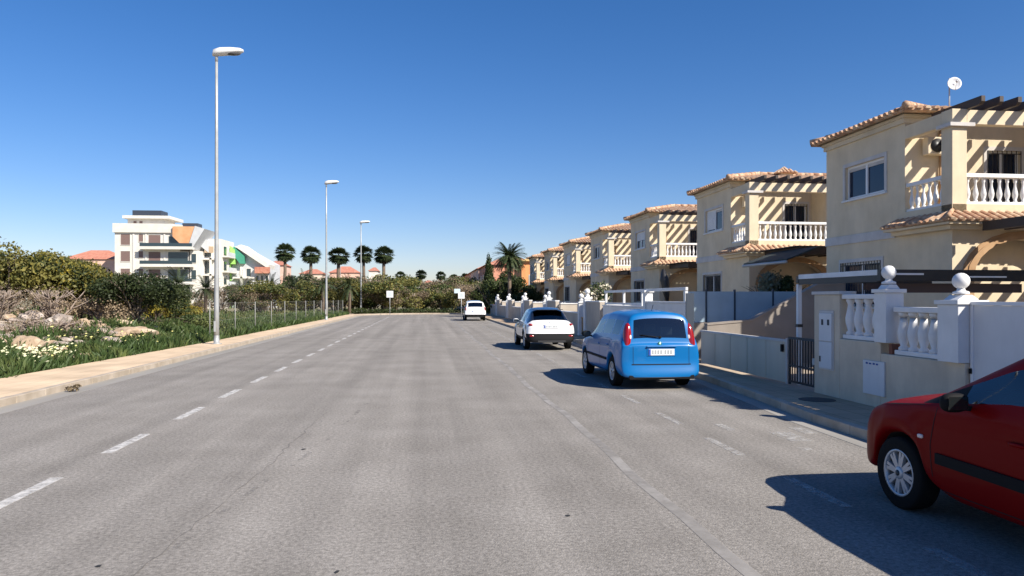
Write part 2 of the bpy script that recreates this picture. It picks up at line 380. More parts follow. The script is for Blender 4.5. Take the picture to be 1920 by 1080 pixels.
# ------------------------------------------------------------------ houses
def wall_holes(g, axis, c0, c1, a0, a1, z0, z1, holes):
    """wall slab in plane; axis 'x' -> thickness c0..c1 along x, runs along y (a). holes (a0,a1,z0,z1)"""
    As = sorted({a0,a1,*[h[0] for h in holes],*[h[1] for h in holes]}); Zs = sorted({z0,z1,*[h[2] for h in holes],*[h[3] for h in holes]})
    for i in range(len(As)-1):
        # merge vertical runs
        run = None
        for j in range(len(Zs)-1):
            am = (As[i]+As[i+1])/2; zm = (Zs[j]+Zs[j+1])/2
            hole = any(h[0] < am < h[1] and h[2] < zm < h[3] for h in holes)
            if not hole: run = (run[0], Zs[j+1]) if run else (Zs[j], Zs[j+1])
            if (hole or j == len(Zs)-2) and run:
                if axis == 'x': g.box(c0,c1,As[i],As[i+1],run[0],run[1])
                else: g.box(As[i],As[i+1],c0,c1,run[0],run[1])
                run = None
def window_part(parent, axis, pos, a0, a1, z0, z1, side=-1, bars=0, glass=None, panes=2, shutter=0):
    """window set .1 into wall. pos = outer face coordinate; side: outward direction sign along axis"""
    def bx(g, p0, p1, b0, b1, c0, c1):
        if axis == 'x': g.box(p0,p1,b0,b1,c0,c1)
        else: g.box(b0,b1,p0,p1,c0,c1)
    i0 = pos - side*.07; i1 = pos - side*.12; t = .055
    g = MB(); bx(g,i0,i1,a0,a0+t,z0,z1); bx(g,i0,i1,a1-t,a1,z0,z1); bx(g,i0,i1,a0+t,a1-t,z0,z0+t); bx(g,i0,i1,a0+t,a1-t,z1-t,z1)
    for k in range(1, panes):
        c = a0 + (a1-a0)*k/panes; bx(g,i0+side*.006,i1,c-.04,c+.04,z0+t,z1-t)
    wdw = g.build('window', WFRAME, parent)
    g = MB(); bx(g,pos-side*.10,pos-side*.115,a0+t*.9,a1-t*.9,z0+t*.9,z1-t*.9); g.build('pane', glass or GLASS, wdw)
    if shutter:
        g = MB(); n = int(shutter/.045)
        for k in range(n): bx(g,pos-side*.075,pos-side*.095,a0+t,a1-t,z1-t-.045*(k+1)+.004,z1-t-.045*k)
        g.build('roller_shutter', TRIM, wdw)
    g = MB(); e = .10
    bx(g,pos,pos+side*.025,a0-e,a0,z0-.02,z1+e); bx(g,pos,pos+side*.025,a1,a1+e,z0-.02,z1+e); bx(g,pos,pos+side*.025,a0,a1,z1,z1+e)
    g.build('window_surround', TRIM, wdw)
    g = MB(); bx(g,pos-side*.07,pos+side*.07,a0-e,a1+e,z0-.07,z0-.022); g.build('sill', WHITE, wdw)
    if bars:
        g = MB(); n = max(3, int((a1-a0)/.12))
        for k in range(n+1):
            a = a0 + (a1-a0)*k/n; bx(g,pos+side*.028,pos+side*.042,a-.007,a+.007,z0,z1)
        for z in (z0+.08,z1-.08): bx(g,pos+side*.026,pos+side*.044,a0,a1,z-.01,z+.01)
        g.build('window_grille', BLACK, wdw)
    return wdw
BAL = [(.045,0),(.045,.05),(.028,.07),(.055,.20),(.060,.27),(.045,.38),(.026,.50),(.024,.60),(.04,.66),(.03,.69),(.045,.71),(.045,.76)]
BAL_ME = {}
def baluster(h, parent, loc, m=None, n=10, name='baluster'):
    key = round(h,2)
    if key not in BAL_ME:
        g = MB(); g.lathe([(r*1.0, z/.76*h) for r, z in BAL], n=n); o = g.build(name, m or WHITE, parent); BAL_ME[key] = o.data
    else:
        o = bpy.data.objects.new(name, BAL_ME[key]); link(o, parent)
    o.location = loc; return o
def balustrade(parent, p0, p1, zb, h, n, name='balustrade'):
    """rail along straight line p0->p1 (x,y)"""
    a = Vector((*p0,0)); b = Vector((*p1,0)); g = MB()
    g.bar((p0[0],p0[1],zb+.03),(p1[0],p1[1],zb+.03),.15,.06); g.bar((p0[0],p0[1],zb+h-.045),(p1[0],p1[1],zb+h-.045),.17,.09)
    r = g.build(name, WHITE, parent, bevel=.008)
    for k in range(n):
        q = a.lerp(b, (k+.5)/n); baluster(h-.15, r, (q.x,q.y,zb+.06))
    return r
def tile_slope(g, p0, p1, q0, q1, sp=.22, r=.075, under=.05):
    """barrel tiles from eave line p0->p1 up to top line q0->q1; each run a half tube"""
    p0,p1,q0,q1 = map(Vector,(p0,p1,q0,q1)); L = (p1-p0).length; n = max(1,int(L/sp)); up = ((p1-p0).cross(q0-p0)).normalized()
    if up.z < 0: up = -up
    ed = (p1-p0).normalized()
    slope = None
    for k in range(n):
        f = (k+.5)/n; a = p0.lerp(p1,f)
        # run perpendicular to the eave until it meets the top line / hips
        # hips: q0,q1 are the ends of the top edge
        m = (q0-p0); ra = m - ed*m.dot(ed); run = ra.length; ud = ra/run if run > 1e-6 else Vector((0,0,1))
        s = f*L; h0 = m.dot(ed); m1 = (q1-p1); h1 = -m1.dot(ed)
        lim = 1.0
        if h0 > 1e-6: lim = min(lim, s/h0)
        if h1 > 1e-6: lim = min(lim, (L-s)/h1)
        b = a + ud*run*lim
        vs = []
        wob = random.uniform(-.01,.01)
        for p, rr in ((a - ud*(.04+wob), r*1.05), (b, r*.95)):
            for j in range(6):
                t = PI*j/5; vs.append(p + ed*math.cos(t)*rr + up*math.sin(t)*rr*.9)
        fs = [(j, j+1, j+7, j+6) for j in range(5)] + [(0,1,2,3,4,5)]
        g.add(vs, fs, False)
    # channel deck
    g.add([p0-up*.0,p1,q1,q0, p0-up*under,p1-up*under,q1-up*under,q0-up*under],[(0,1,2,3),(7,6,5,4),(0,4,5,1),(1,5,6,2),(2,6,7,3),(3,7,4,0)])
def ridge(g, a, b, r=.09):
    a=Vector(a);b=Vector(b); n = max(1,int((b-a).length/.4))
    for k in range(n):
        p = a.lerp(b,k/n); q = a.lerp(b,(k+1)/n+.03); g.tube([p+Vector((0,0,.03)),q+Vector((0,0,.015))],[r*1.08,r*.92],8)

def make_house():
    """local frame: x=0 street wall plane, y=0 near face of the balcony block; solid street wall y 1.65..5.25"""
    h = empty('house')
    # street wall of the block: below balcony (y 0..1.65) ground floor only, then full height
    g = MB()
    wall_holes(g,'x',0,.25,1.65,5.25,-.3,6.30,[(2.45,4.25,4.62,5.52),(2.6,4.45,1.65,2.85)])
    g.box(0,.25,.0,1.65,-.3,3.55)
    g.box(.25,9.4,5.0,5.25,-.3,6.3)                       # far side wall
    wall_holes(g,'y',1.65,1.85,.25,3.3,3.55,6.30,[(2.2,3.1,3.75,5.55)])
    g.box(3.3,9.4,0,.25,-.3,6.3)                            # main block near wall
    g.box(3.3,3.5,.25,1.85,3.55,6.3); g.box(9.15,9.4,.25,5.0,-.3,6.3)
    # ground floor near wall with arched recess
    arch = [(.25,-.3),(.5,-.3),(.5,2.35)]
    n = 10
    for k in range(n+1):
        a = PI - PI*k/n; arch.append((1.75+1.25*math.cos(a), 2.35+.85*math.sin(a)) )
    arch += [(3.0,-.3),(3.3,-.3),(3.3,3.55),(.25,3.55)]
    g.prism(arch, 0, .25, 'y')
    g.box(.25,3.3,.4,.6,-.3,3.55)
    g.build('wall', WALL, h)
    g = MB(); n = 12
    for k in range(n):
        a0 = PI - PI*k/n; a1 = PI - PI*(k+1)/n
        for (r0,r1,d) in ((1.0,1.13,.05),(1.13,1.22,.03)):
            P = [(1.75+1.25*r*math.cos(a), 2.35+.85*r*math.sin(a)) for r,a in ((r0,a0),(r0,a1),(r1,a1),(r1,a0))]
            g.prism(P, -d, .001 if d==.05 else 0, 'y')
    g.box(.27,.5,-.05,.001,.0,2.35); g.box(3.0,3.25,-.05,.001,.0,2.35)
    g.build('arch_moulding', OCHRE, h)
    # pillar + lintel beams of the upper balcony
    g = MB(); g.box(0,.36,0,.36,3.55,6.12); g.build('corner_pillar', WALL, h, bevel=.01)
    g = MB(); g.box(.36,3.3,0,.2,5.78,6.10); g.box(0,.2,.36,1.65,5.78,6.10); g.build('lintel_beam', WALL, h, bevel=.008)
    g = MB(); g.box(-.1,.5,-.08,.0,5.72,5.80); g.box(-.1,0.0,0,.40,5.72,5.80); g.build('pillar_ledge', TRIM, h)
    # balcony slab and upstand
    g = MB(); g.box(.25,3.3,.25,1.65,3.56,3.72); g.box(0,3.3,0,.25,3.552,3.98); g.box(0,.25,.25,1.65,3.552,3.98); g.build('balcony_slab', WALL, h)
    balustrade(h,(.36,.11),(3.3,.11),3.982,.70,15)
    balustrade(h,(.11,.36),(.11,1.65),3.982,.70,6)
    # pergola rafters above the balcony
    for k in range(7):
        x = .42+.44*k; g = MB(); g.prism([(-.42,6.19),(-.34,6.13),(1.2,6.13),(1.2,6.31),(-.42,6.31)], x-.045, x+.045, 'x'); g.build('rafter', WOOD, h)
    # eyebrow tile roof below the balcony
    g = MB(); z0,z1 = 3.60,3.80; e = .42
    tile_slope(g, (-e,2.0,z0),(-e,-e,z0),(-.0,2.0,z1),(-.0,0,z1), .2, .06)
    tile_slope(g, (-e,-e,z0),(3.3,-e,z0),(0,0,z1),(3.3,0,z1), .2, .06)
    ridge(g, (-e,-e,z0+.03),(0,0,z1+.02), .05)
    g.build('eyebrow_roof', TILE, h)
    g = MB(); g.prism([(-.18,3.42),(0,3.42),(0,3.545),(-.36,3.545)], -.3, 2.0, 'y') if False else None
    g = MB(); g.box(-.36,-.003,-.36,1.98,3.50,3.548); g.box(-.003,3.3,-.36,-.003,3.50,3.548); g.box(-.2,-.003,-.2,1.9,3.40,3.498); g.box(-.003,3.3,-.2,-.003,3.40,3.498)
    g.build('eyebrow_soffit', WALL, h)
    # string course
    g = MB(); g.box(-.035,-.002,2.0,5.27,3.38,3.62); g.build('string_course', TRIM, h, bevel=.006)
    # cornice and hip roof
    g = MB(); g.box(-.10,9.5,1.55,5.35,6.302,6.38); g.box(-.2,9.6,1.42,5.45,6.38,6.45); g.box(-.06,9.44,1.62,5.31,6.18,6.3)
    g.build('cornice', WALLD, h)
    ez = 6.43; x0,x1,y0,y1 = -.32,9.75,1.15,5.57; hy = (y1-y0)/2; rz = ez+hy*math.tan(R(13)); my = (y0+y1)/2
    g = MB(); A=(x0,y0,ez);B=(x1,y0,ez);C=(x1,y1,ez);D=(x0,y1,ez);E=(x0+hy,my,rz);F=(x1-hy,my,rz)
    tile_slope(g,D,A,E,E); tile_slope(g,A,B,E,F); tile_slope(g,B,C,F,F); tile_slope(g,C,D,F,E)
    for a,b in ((A,E),(D,E),(B,F),(C,F),(E,F)): ridge(g,(a[0],a[1],a[2]+.04),(b[0],b[1],b[2]+.05))
    g.add([(x0,y0,ez-.05),(x1,y0,ez-.05),(x1,y1,ez-.05),(x0,y1,ez-.05)],[(0,1,2,3)])
    g.build('roof', TILE, h)
    # flat roof of the near part of the main block
    g = MB(); g.box(3.3,9.4,0,1.15,6.3,6.34); g.build('roof_terrace', TILE, h)
    # windows
    window_part(h,'x',0,2.45,4.25,4.62,5.52,-1, shutter=.12)
    window_part(h,'x',0,2.6,4.45,1.65,2.85,-1, bars=1)
    w2 = window_part(h,'y',1.65,2.2,3.1,3.75,5.55,-1, bars=1, panes=2)
    # downpipe in the loggia and a wall lamp
    g = MB(); g.tube([(.9,1.60,3.75),(.9,1.60,6.2)], .03, 8); g.build('downpipe', OCHRE, h)
    g = MB(); g.box(.42,1.05,1.38,1.6,5.38,5.80); ac = g.build('air_conditioner', WALLD, h, bevel=.02)
    g = MB(); g.lathe([(.17,-.01),(.17,.01),(.02,.015)], (.66,1.375,5.59), 18, 'y'); g.build('fan_grille', BLACK, ac)
    # ground floor pergola over the terrace
    g = MB(); g.box(.38,.50,-3.0,-.44,3.34,3.54); g.build('terrace_beam', WOOD, h); g = MB(); g.box(4.2,4.32,-3.0,-.44,3.34,3.54); g.build('terrace_beam', WOOD, h)
    for k in range(7):
        x = .95+.5*k; g = MB(); g.box(x-.05,x+.05,-3.0,-.44,3.36,3.52); g.build('rafter', WOOD, h)
    g = MB(); g.box(.38,4.32,-3.1,-3.0,3.30,3.52); g.build('terrace_beam', WOOD, h)
    for x in (4.26,):
        g = MB(); g.box(x-.06,x+.06,-3.1,-2.98,.0,3.30); g.build('terrace_post', WOOD, h)
    return h
HX = 11.72; HY = [15.35 + 10.5*k for k in range(-1, 7)]
HL = {0:'cream house behind the white panel gate, mostly beyond the right picture edge',
 1:'large cream house at right with a satellite dish on its tiled roof',
 2:'cream house with a small chimney and a dark tilted awning behind the blue car',
 3:'cream two storey house behind the white carport rail, third from the right',
 4:'cream two storey house rising behind the tall sunlit white gatepost',
 5:'cream house behind the white car with the black roof',
 6:'small looking cream house next to last at the far end of the row',
 7:'last and farthest cream house of the row beside the dark palm'}
proto = make_house(); proto.location = (HX, HY[1], 0); tag(proto, HL[1], 'house', 'row of cream houses along the right side')
HOUSES = {1: proto}
for k in (0,2,3,4,5,6,7):
    HOUSES[k] = copy_tree(proto, None, (HX-(.55 if k == 0 else 0), HY[k], 0), label=HL[k])
    if k:
        g = MB(); g.box(.2,4.4,-3.05,-.44,3.545,3.575); g.build('terrace_canopy', mat('dark_canopy', (.05,.045,.04), .9), HOUSES[k])
def chimney(h, x, y, z):
    g = MB(); g.box(x-.25,x+.25,y-.25,y+.25,z,z+.75); c = g.build('chimney', WALL, h)
    g = MB(); tile_slope(g,(x-.38,y-.38,z+.75),(x+.38,y-.38,z+.75),(x,y,z+1.0),(x,y,z+1.0),.15,.05); tile_slope(g,(x+.38,y+.38,z+.75),(x-.38,y+.38,z+.75),(x,y,z+1.0),(x,y,z+1.0),.15,.05)
    tile_slope(g,(x-.38,y+.38,z+.75),(x-.38,y-.38,z+.75),(x,y,z+1.0),(x,y,z+1.0),.15,.05); tile_slope(g,(x+.38,y-.38,z+.75),(x+.38,y+.38,z+.75),(x,y,z+1.0),(x,y,z+1.0),.15,.05)
    g.build('chimney_cap', TILE, c)
def shutter_down(k, a0, a1, z0):
    g = MB(); n = int((5.46-z0)/.05)
    for j in range(n): g.box(.058,.068,a0,a1,5.46-.05*(j+1)+.004,5.46-.05*j)
    o = g.build('roller_shutter', WHITE, HOUSES[k])
shutter_down(2, 3.38, 4.19, 4.68); shutter_down(3, 2.52, 4.19, 5.05); shutter_down(5, 2.52, 4.19, 4.68); shutter_down(7, 2.52, 3.3, 4.68)
chimney(HOUSES[2], 2.9, 3.1, 6.25)
# satellite dish: stands on the roof of house 1
d = empty('satellite_dish', (HX+1.6, HY[1]+2.2, 6.55), 0, 'small white satellite dish on a thin mast above the nearest tiled roof', 'satellite dish')
g = MB(); g.tube([(0,0,-.1),(0,0,.95)], .018, 8); g.build('mast', GREYM, d)
g = MB(); ring = []; N=20
prof = [(0,.0),(.07,.006),(.13,.020),(.165,.036)]
c = Vector((.07,-.08,.78)); nrm = Vector((-.35,-.9,.25)).normalized(); a1 = nrm.cross(Vector((0,0,1))).normalized(); a2 = a1.cross(nrm)
vs=[];fs=[]
for r,hh in prof:
    for k in range(N): t=2*PI*k/N; vs.append(c + a1*r*math.cos(t)+a2*r*1.1*math.sin(t)+nrm*hh)
for i in range(3):
    for k in range(N): fs.append((i*N+k,i*N+(k+1)%N,(i+1)*N+(k+1)%N,(i+1)*N+k))
g.add(vs,fs,True); o = g.build('dish', WHITE, d); sm = o.modifiers.new('s','SOLIDIFY'); sm.thickness=.006
g = MB(); g.tube([c-a2*.2+nrm*.04, c+nrm*.2-a2*.05], .006, 6); g.sphere(c+nrm*.22-a2*.05,.03); g.build('receiver_arm', GREYM, d)
# awning of house 2
aw = empty('awning', (HX, HY[2], 0), 0, 'dark green folded awning tilted out from the wall behind the blue car', 'awning')
g = MB()
P = [(-.75,-1.2,3.02),(-.75,-4.3,3.02),(.3,-4.3,3.42),(.3,-1.2,3.42)]
g.add([(*p[:2],p[2]) for p in P]+[(p[0],p[1],p[2]+.05) for p in P],[(0,1,2,3),(7,6,5,4),(0,4,5,1),(1,5,6,2),(2,6,7,3),(3,7,4,0)]); g.build('canopy', mat('green_canvas',(.02,.03,.03),.8,(.03,.045,.045),3), aw)
g = MB(); g.tube([(-.77,-1.2,2.98),(-.77,-4.3,2.98)],.05,10); g.build('roller_bar', GREYM, aw)

# ------------------------------------------------------------------ raised garden terraces and garden walls
def thing_mesh(mb, name, m, label, cat, group=None, bevel=0): return tag(mb.build(name, m, bevel=bevel), label, cat, group)
g = MB(); g.box(7.12, 60, -14, ENDY-4, -.05, .12); struct(g, 'garden_terrace', mat('terrace_tile', (.34,.27,.21), .9, (.42,.35,.27), 2, 6))

WX = 7.62; K = .93
def seat_back(o):
    """street wall line stands at x = 7.09"""
    o.location.x *= K; o.location.y *= K; o.scale = (K, K, 1); return o
def ball(g, x, y, z, r): g.lathe([(r*.95,0),(r*.95,.03),(r*.5,.05),(r*.42,.09)], (x,y,z), 14); g.sphere((x,y,z+.08+r*.9), r, 16, 10)
def gatepost(y, zt, label, r=.12, w=.17, group='white gateposts with ball finials', zb=.13, near=True):
    e = empty('gatepost', ((WX+.1)*K, y*K if near else y, 0), 0, label, 'gatepost', group)
    g = MB(); g.box(-w,w,-w,w,zb,zt-.16); g.build('shaft', WHITE, e, bevel=.008)
    g = MB(); g.box(-w-.03,w+.03,-w-.03,w+.03,zt-.158,zt-.10); g.prism([(-w*.8,zt-.098),(w*.8,zt-.098),(.06,zt-.03),(-.06,zt-.03)], -w*.7, w*.7,'y'); g.build('cap', WHITE, e, bevel=.006)
    g = MB(); ball(g,0,0,zt-.02,r); g.build('ball_finial', WHITE, e)
    return e
# plot 1, from far to near: pedestrian gate, cabinet wall, balustrades, posts, panel gate
cw = empty('garden_wall', (WX, 12.5, 0), 0, 'pale rendered wall with two white meter cabinets beside the black gate', 'garden wall')
g = MB(); g.box(0,.28,.45,1.35,.1,1.92); g.box(0,.28,-.8,.45,.1,1.16); g.box(0,.28,-2.78,-.8,.1,.99); g.build('wall', WALLW, cw, bevel=.015)
g = MB(); g.box(-.03,.31,.40,1.40,1.922,1.98); g.build('coping', TRIM, cw, bevel=.008)
g = MB(); g.box(-.02,-.001,.62,1.12,.58,1.64); mc = g.build('meter_cabinet', TRIM, cw, bevel=.004)
g = MB(); g.box(-.045,-.021,.65,1.09,.61,1.08); g.box(-.045,-.021,.65,1.09,1.10,1.59); g.build('cabinet_door', PANEL, mc, bevel=.004)
g = MB(); g.box(-.05,-.046,.93,1.0,1.38,1.48); g.box(-.05,-.046,.72,.79,1.38,1.48); g.build('meter_window', INK, mc)
g = MB(); g.box(-.055,-.046,1.03,1.06,.72,.82); g.build('cabinet_lock', BLACKP, mc)
g = MB(); g.box(-.035,-.001,-.95,-.35,.32,.86); mc = g.build('meter_cabinet', PANEL, cw, bevel=.006)
g = MB()
for i, (a, b) in enumerate(((-.50,-.44),(-.60,-.53),(-.70,-.64),(-.79,-.73))): g.box(-.038,-.0355,a,b,.80,.825 if i%2 else .83)
g.build('blue_lettering', mat('blue_letter', (.03,.08,.28), .6), mc)
seat_back(cw)
def bal_wall(y0, y1, zb, h, n, label, z0=None):
    e = empty('balustrade', (WX+.13, y0, 0), 0, label, 'balustrade', 'white balustrades on the nearest garden wall')
    g = MB(); L = y1-y0
    g.bar((0,0,zb+.035),(0,L,zb+.035),.16,.07); g.build('lower_rail', WHITE, e, bevel=.01); g = MB(); g.bar((0,0,zb+h-.04),(0,L,zb+h-.04),.2,.08); g.build('upper_rail', WHITE, e, bevel=.01)
    for k in range(n):
        g = MB(); y = L*(k+.5)/n; w=.078
        g.lathe([(w,0),(w,.04),(w*.6,.07),(w*1.12,.2),(w*1.2,.28),(w*.8,.42),(w*.62,.5),(w*.62,h-.24),(w,h-.18),(w,h-.152)],(0,y,zb+.07),14); g.build('baluster', WHITE, e)
    seat_back(e)
bal_wall(11.83,12.93,1.165,.76,4,'upper white balustrade between the cabinet wall and the farther ball topped post')
bal_wall(10.15,11.40,.995,.73,5,'lower white balustrade between the two ball topped posts')
gatepost(11.62, 2.10, 'farther of the two ball topped white gateposts by the meter cabinets', .11, .15, zb=1.165)
gatepost(9.93, 1.93, 'nearer ball topped white gatepost at the end of the panel gate', .11, .2, zb=.995)
g = MB(); g.box(WX+.02,WX+.22,11.42,11.5,.995,1.15); fp = thing_mesh(g,'flower_pot',mat('terracotta',(.20,.08,.05),.9),'small brown flowerpot tucked between the two white balustrades','flowerpot'); seat_back(fp)
# white panel gate
e = empty('panel_gate', (WX+.08, 9.70, 0), 0, 'tall white sheet panel sliding gate above the red car', 'gate')
g = MB(); g.box(0,.03,-5.6,0,.2,1.76); g.build('panel', PANEL, e)
g = MB(); g.box(-.02,.05,-5.6,0,1.762,1.81); g.box(-.02,.05,-.05,-.002,.18,1.76); g.box(-.02,.05,-5.65,-5.602,.18,1.81); g.box(-.02,.05,-5.6,-.05,.16,.198); g.build('gate_frame', WFRAME, e, bevel=.004)
g = MB(); g.box(-.05,-.021,-.04,-.01,.86,.93); g.build('gate_lock', BLACKP, e); seat_back(e)
# pedestrian gate (black bars)
e = empty('barred_gate', (WX+.08, 13.87, 0), 0, 'narrow black barred pedestrian gate next to the cabinet wall', 'gate')
g = MB(); g.box(-.02,.02,0,.05,.16,1.1); g.box(-.02,.02,1.1,1.15,.16,1.1); g.box(-.02,.02,.05,1.1,1.05,1.1); g.box(-.02,.02,.05,1.1,.2,.24); g.box(-.02,.02,.05,1.1,.52,.55); g.build('gate_frame', BLACK, e)
for k in range(9):
    g = MB(); y=.13+.11*k; g.box(-.011,.011,y-.009,y+.009,.24,1.05); g.build('bar', BLACK, e)
g = MB(); g.box(-.03,.03,.06,.15,.62,.74); g.build('lock_box', GREYM, e); seat_back(e)
# low wide sliding gate
e = empty('driveway_gate', (WX+.08, 15.12, 0), 0, 'low greenish grey sheet gate with pale top rail right of the blue car', 'gate')
SHEET = mat('greenish_sheet', (.56,.49,.38), .6, (.64,.57,.45), .9, 6, stretch=(1,1.5,.3))
g = MB(); g.box(0,.03,0,5.0,.17,.98); g.build('panel', SHEET, e)
g = MB(); g.box(-.03,.05,0,5.0,.982,1.03); g.box(-.03,.05,-.05,-.001,.15,1.06); g.build('top_rail', TRIM, e, bevel=.004)
g = MB(); 
for y in (1.0,2.0,3.0,4.0): g.box(-.012,-.001,y-.02,y+.02,.2,.97)
g.build('stiffener', SHEET, e)
g = MB(); g.box(-.05,-.012,.12,.2,.78,.93); g.build('gate_latch', BLACKP, e); seat_back(e)
# stair wall rising to the house, and frosted boundary fence
e = empty('stair_wall', (7.4, 18.9, 0), 0, 'grey brown stair wall sloping up behind the low grey gate', 'wall')
BROWNW = mat('brown_grey_render', (.25,.22,.19), .9, (.30,.26,.23), 1.5, 6)
g = MB(); g.prism([(0,.1),(3.9,.1),(3.9,2.25),(3.1,2.2),(1.25,1.25),(0,1.15)], 0, .2, 'y'); g.build('wall', BROWNW, e, bevel=.01)
g = MB(); 
for a,b in (((3.1,2.2),(3.9,2.25)),((1.25,1.25),(3.1,2.2)),((0,1.15),(1.25,1.25))): g.bar((a[0],.1,a[1]+.02),(b[0],.1,b[1]+.02),.24,.05)
g.build('coping', BROWNW, e)
e = empty('boundary_fence', (7.55, 20.85, 0), 0, 'blue grey frosted panel fence with dark posts between the first two gardens', 'fence')
g = MB(); g.box(-.1,3.85,-.12,.08,.1,1.15); g.build('base_wall', BROWNW, e, bevel=.01)
for k,(a,b) in enumerate(((-.1,.55),(.6,1.42),(1.47,2.6),(2.65,3.8))):
    g = MB(); g.box(a,b,-.02,.01,1.17,2.06); g.build('panel', FROST, e)
    g = MB(); g.box(b+.002,b+.048,-.04,.03,.9,2.12); g.build('post', mat('anthracite',(.04,.055,.08),.5), e)
# patio frame of plot 1
e = empty('patio_frame', (7.95, 12.2, 0), 0, 'patio frame of black and white beams behind the ball topped posts', 'pergola')
g = MB(); g.box(0,3.1,0,.10,2.14,2.33); g.build('front_beam', BLACK, e, bevel=.006)
g = MB(); g.box(.1,.8,-.03,-.001,2.24,2.27); g.box(1.5,2.4,-.03,-.001,2.20,2.225); g.build('light_strip', WHITE, e)
g = MB(); g.box(0,.08,.102,2.9,2.24,2.33); g.build('side_beam', WHITE, e, bevel=.004)
g = MB(); g.box(.005,.09,.102,2.9,2.13,2.238); g.build('gutter', BLACK, e)
g = MB(); g.box(0,3.1,2.902,3.0,2.16,2.3); g.build('rear_beam', BLACK, e)
for (x,y,m) in ((.0,2.91,WHITE),(3.02,.01,BLACK)):
    g = MB(); g.box(x,x+.085,y,y+.085,.12,2.14); g.build('post', m, e, bevel=.004)
g = MB(); g.box(-.015,.1,2.895,3.01,1.28,1.34); g.build('clamp', BLACK, e)
g = MB(); g.box(.3,2.9,.9,1.0,2.0,2.12); g.box(.3,2.9,.2,.24,1.95,2.1); g.build('folded_canvas', mat('brown_canvas',(.09,.06,.05),.9), e); seat_back(e)
# plot 2 frontage
e = empty('garden_wall', (WX, 21.1, 0), 0, 'long pale panel garden wall behind the blue car roof', 'garden wall', 'garden walls along the street')
g = MB(); g.box(0,.2,0,4.0,.1,1.72); g.box(0,.2,4.3,10.4,.1,1.55); g.build('wall', PANEL, e, bevel=.01)
g = MB(); g.box(-.03,.23,0,4.0,1.722,1.77); g.box(-.03,.23,4.3,10.4,1.552,1.60); g.build('coping', WHITE, e, bevel=.006)
g = MB(); g.box(-.02,.22,-.06,-.002,.1,2.0); g.build('end_post', MATS['anthracite'], e); seat_back(e)
e = empty('white_gatepost', (WX+.1, 25.25, 0), 0, 'plain white sunlit gatepost behind the roof of the blue car', 'gatepost')
g = MB(); g.box(-.14,.14,-.14,.14,.1,2.05); g.build('shaft', WHITE, e, bevel=.01); g = MB(); g.box(-.18,.18,-.18,.18,2.052,2.12); g.build('cap', WHITE, e, bevel=.008); seat_back(e)
g = MB(); g.box(WX+.3,WX+2.1,25.2,25.36,.1,1.72); seat_back(thing_mesh(g,'white_return_wall',WHITE,'white return wall with a slanting shadow beside the plain white post','wall',bevel=.01))
e = empty('carport_rail', (WX+.05, 21.3, 0), 0, 'long thin white carport rail above the second garden wall', 'carport frame')
g = MB(); g.box(0,.08,0,10.2,2.08,2.17); g.build('top_rail', WHITE, e, bevel=.006)
for y in (0.02,4.5,7.0,9.9):
    g = MB(); g.box(0,.08,y,y+.12,1.78 if y<4.2 else 1.61,2.078); g.build('post', WHITE, e)
g = MB(); g.box(0.01,.07,4.62,10.1,1.63,1.70); g.build('lower_rail', WHITE, e); seat_back(e)
e = empty('black_parasol', (8.3, 24.4, 0), 0, 'folded black parasol leaning above the second garden wall', 'parasol')
g = MB(); g.tube([(0,0,.12),(-.15,0,1.9),(-.22,0,2.45)],[.03,.03,.02],8); g.build('pole', BLACK, e)
g = MB(); g.tube([(-.15,0,1.75),(-.2,0,2.1),(-.26,0,2.5),(-.3,0,2.85)],[.05,.13,.16,.05],10); g.build('folded_canopy', BLACK, e)
# farther plots
FL = ['third','fourth','fifth','sixth','seventh']
WALLC = mat('garden_wall_render', (.50,.44,.36), .9, (.42,.36,.30), 1.2, 6)
for k in range(2, 7):
    y0 = 19.3 + 10.5*(k-1); dsc = FL[k-2]
    e = empty('garden_wall', (WX*K, y0, 0), 0, f'low rendered garden wall in front of the {dsc} house of the row', 'garden wall', 'garden walls along the street')
    g = MB(); g.box(0,.2,.0,2.6,.1,1.7); g.box(0,.2,4.3,10.3,.1,1.15); g.build('wall', WALLC, e, bevel=.01)
    g = MB(); g.box(-.03,.23,4.3,10.3,1.152,1.21); g.box(-.03,.23,0,2.6,1.702,1.76); g.build('coping', WHITE, e, bevel=.006)
    e = empty('barred_gate', (WX*K+.06, y0, 0), 0, f'brown barred gate beside the {dsc} garden wall', 'gate', 'brown driveway gates')
    g = MB(); g.box(0,.04,2.95,4.0,.95,1.0); g.box(0,.04,2.95,4.0,.2,.25); g.build('gate_frame', OCHRE, e)
    for j in range(8):
        g = MB(); g.box(.01,.03,3.0+.13*j,3.04+.13*j,.25,.95); g.build('bar', OCHRE, e)
    for j, yy in enumerate((2.78, 4.14)):
        if j == 0: gatepost(y0+yy, 2.0, f'sunlit white ball topped gatepost on the near side of the {dsc} gateway', .12, .16, near=False)
        else: gatepost(y0+yy, 1.8, f'white ball topped gatepost on the far side of the {dsc} gateway', .12, .14, near=False)
    e = empty('boundary_wall', (WX*K+.2, y0-.2, 0), 0, f'dividing garden wall on the near side of the {dsc} plot', 'wall', 'dividing walls between gardens')
    g = MB(); g.box(.02,4.2,-.1,.1,.1,1.55); g.build('wall', WALLC, e, bevel=.01); g = MB(); g.box(.02,4.2,-.13,.13,1.552,1.61); g.build('coping', WHITE, e)
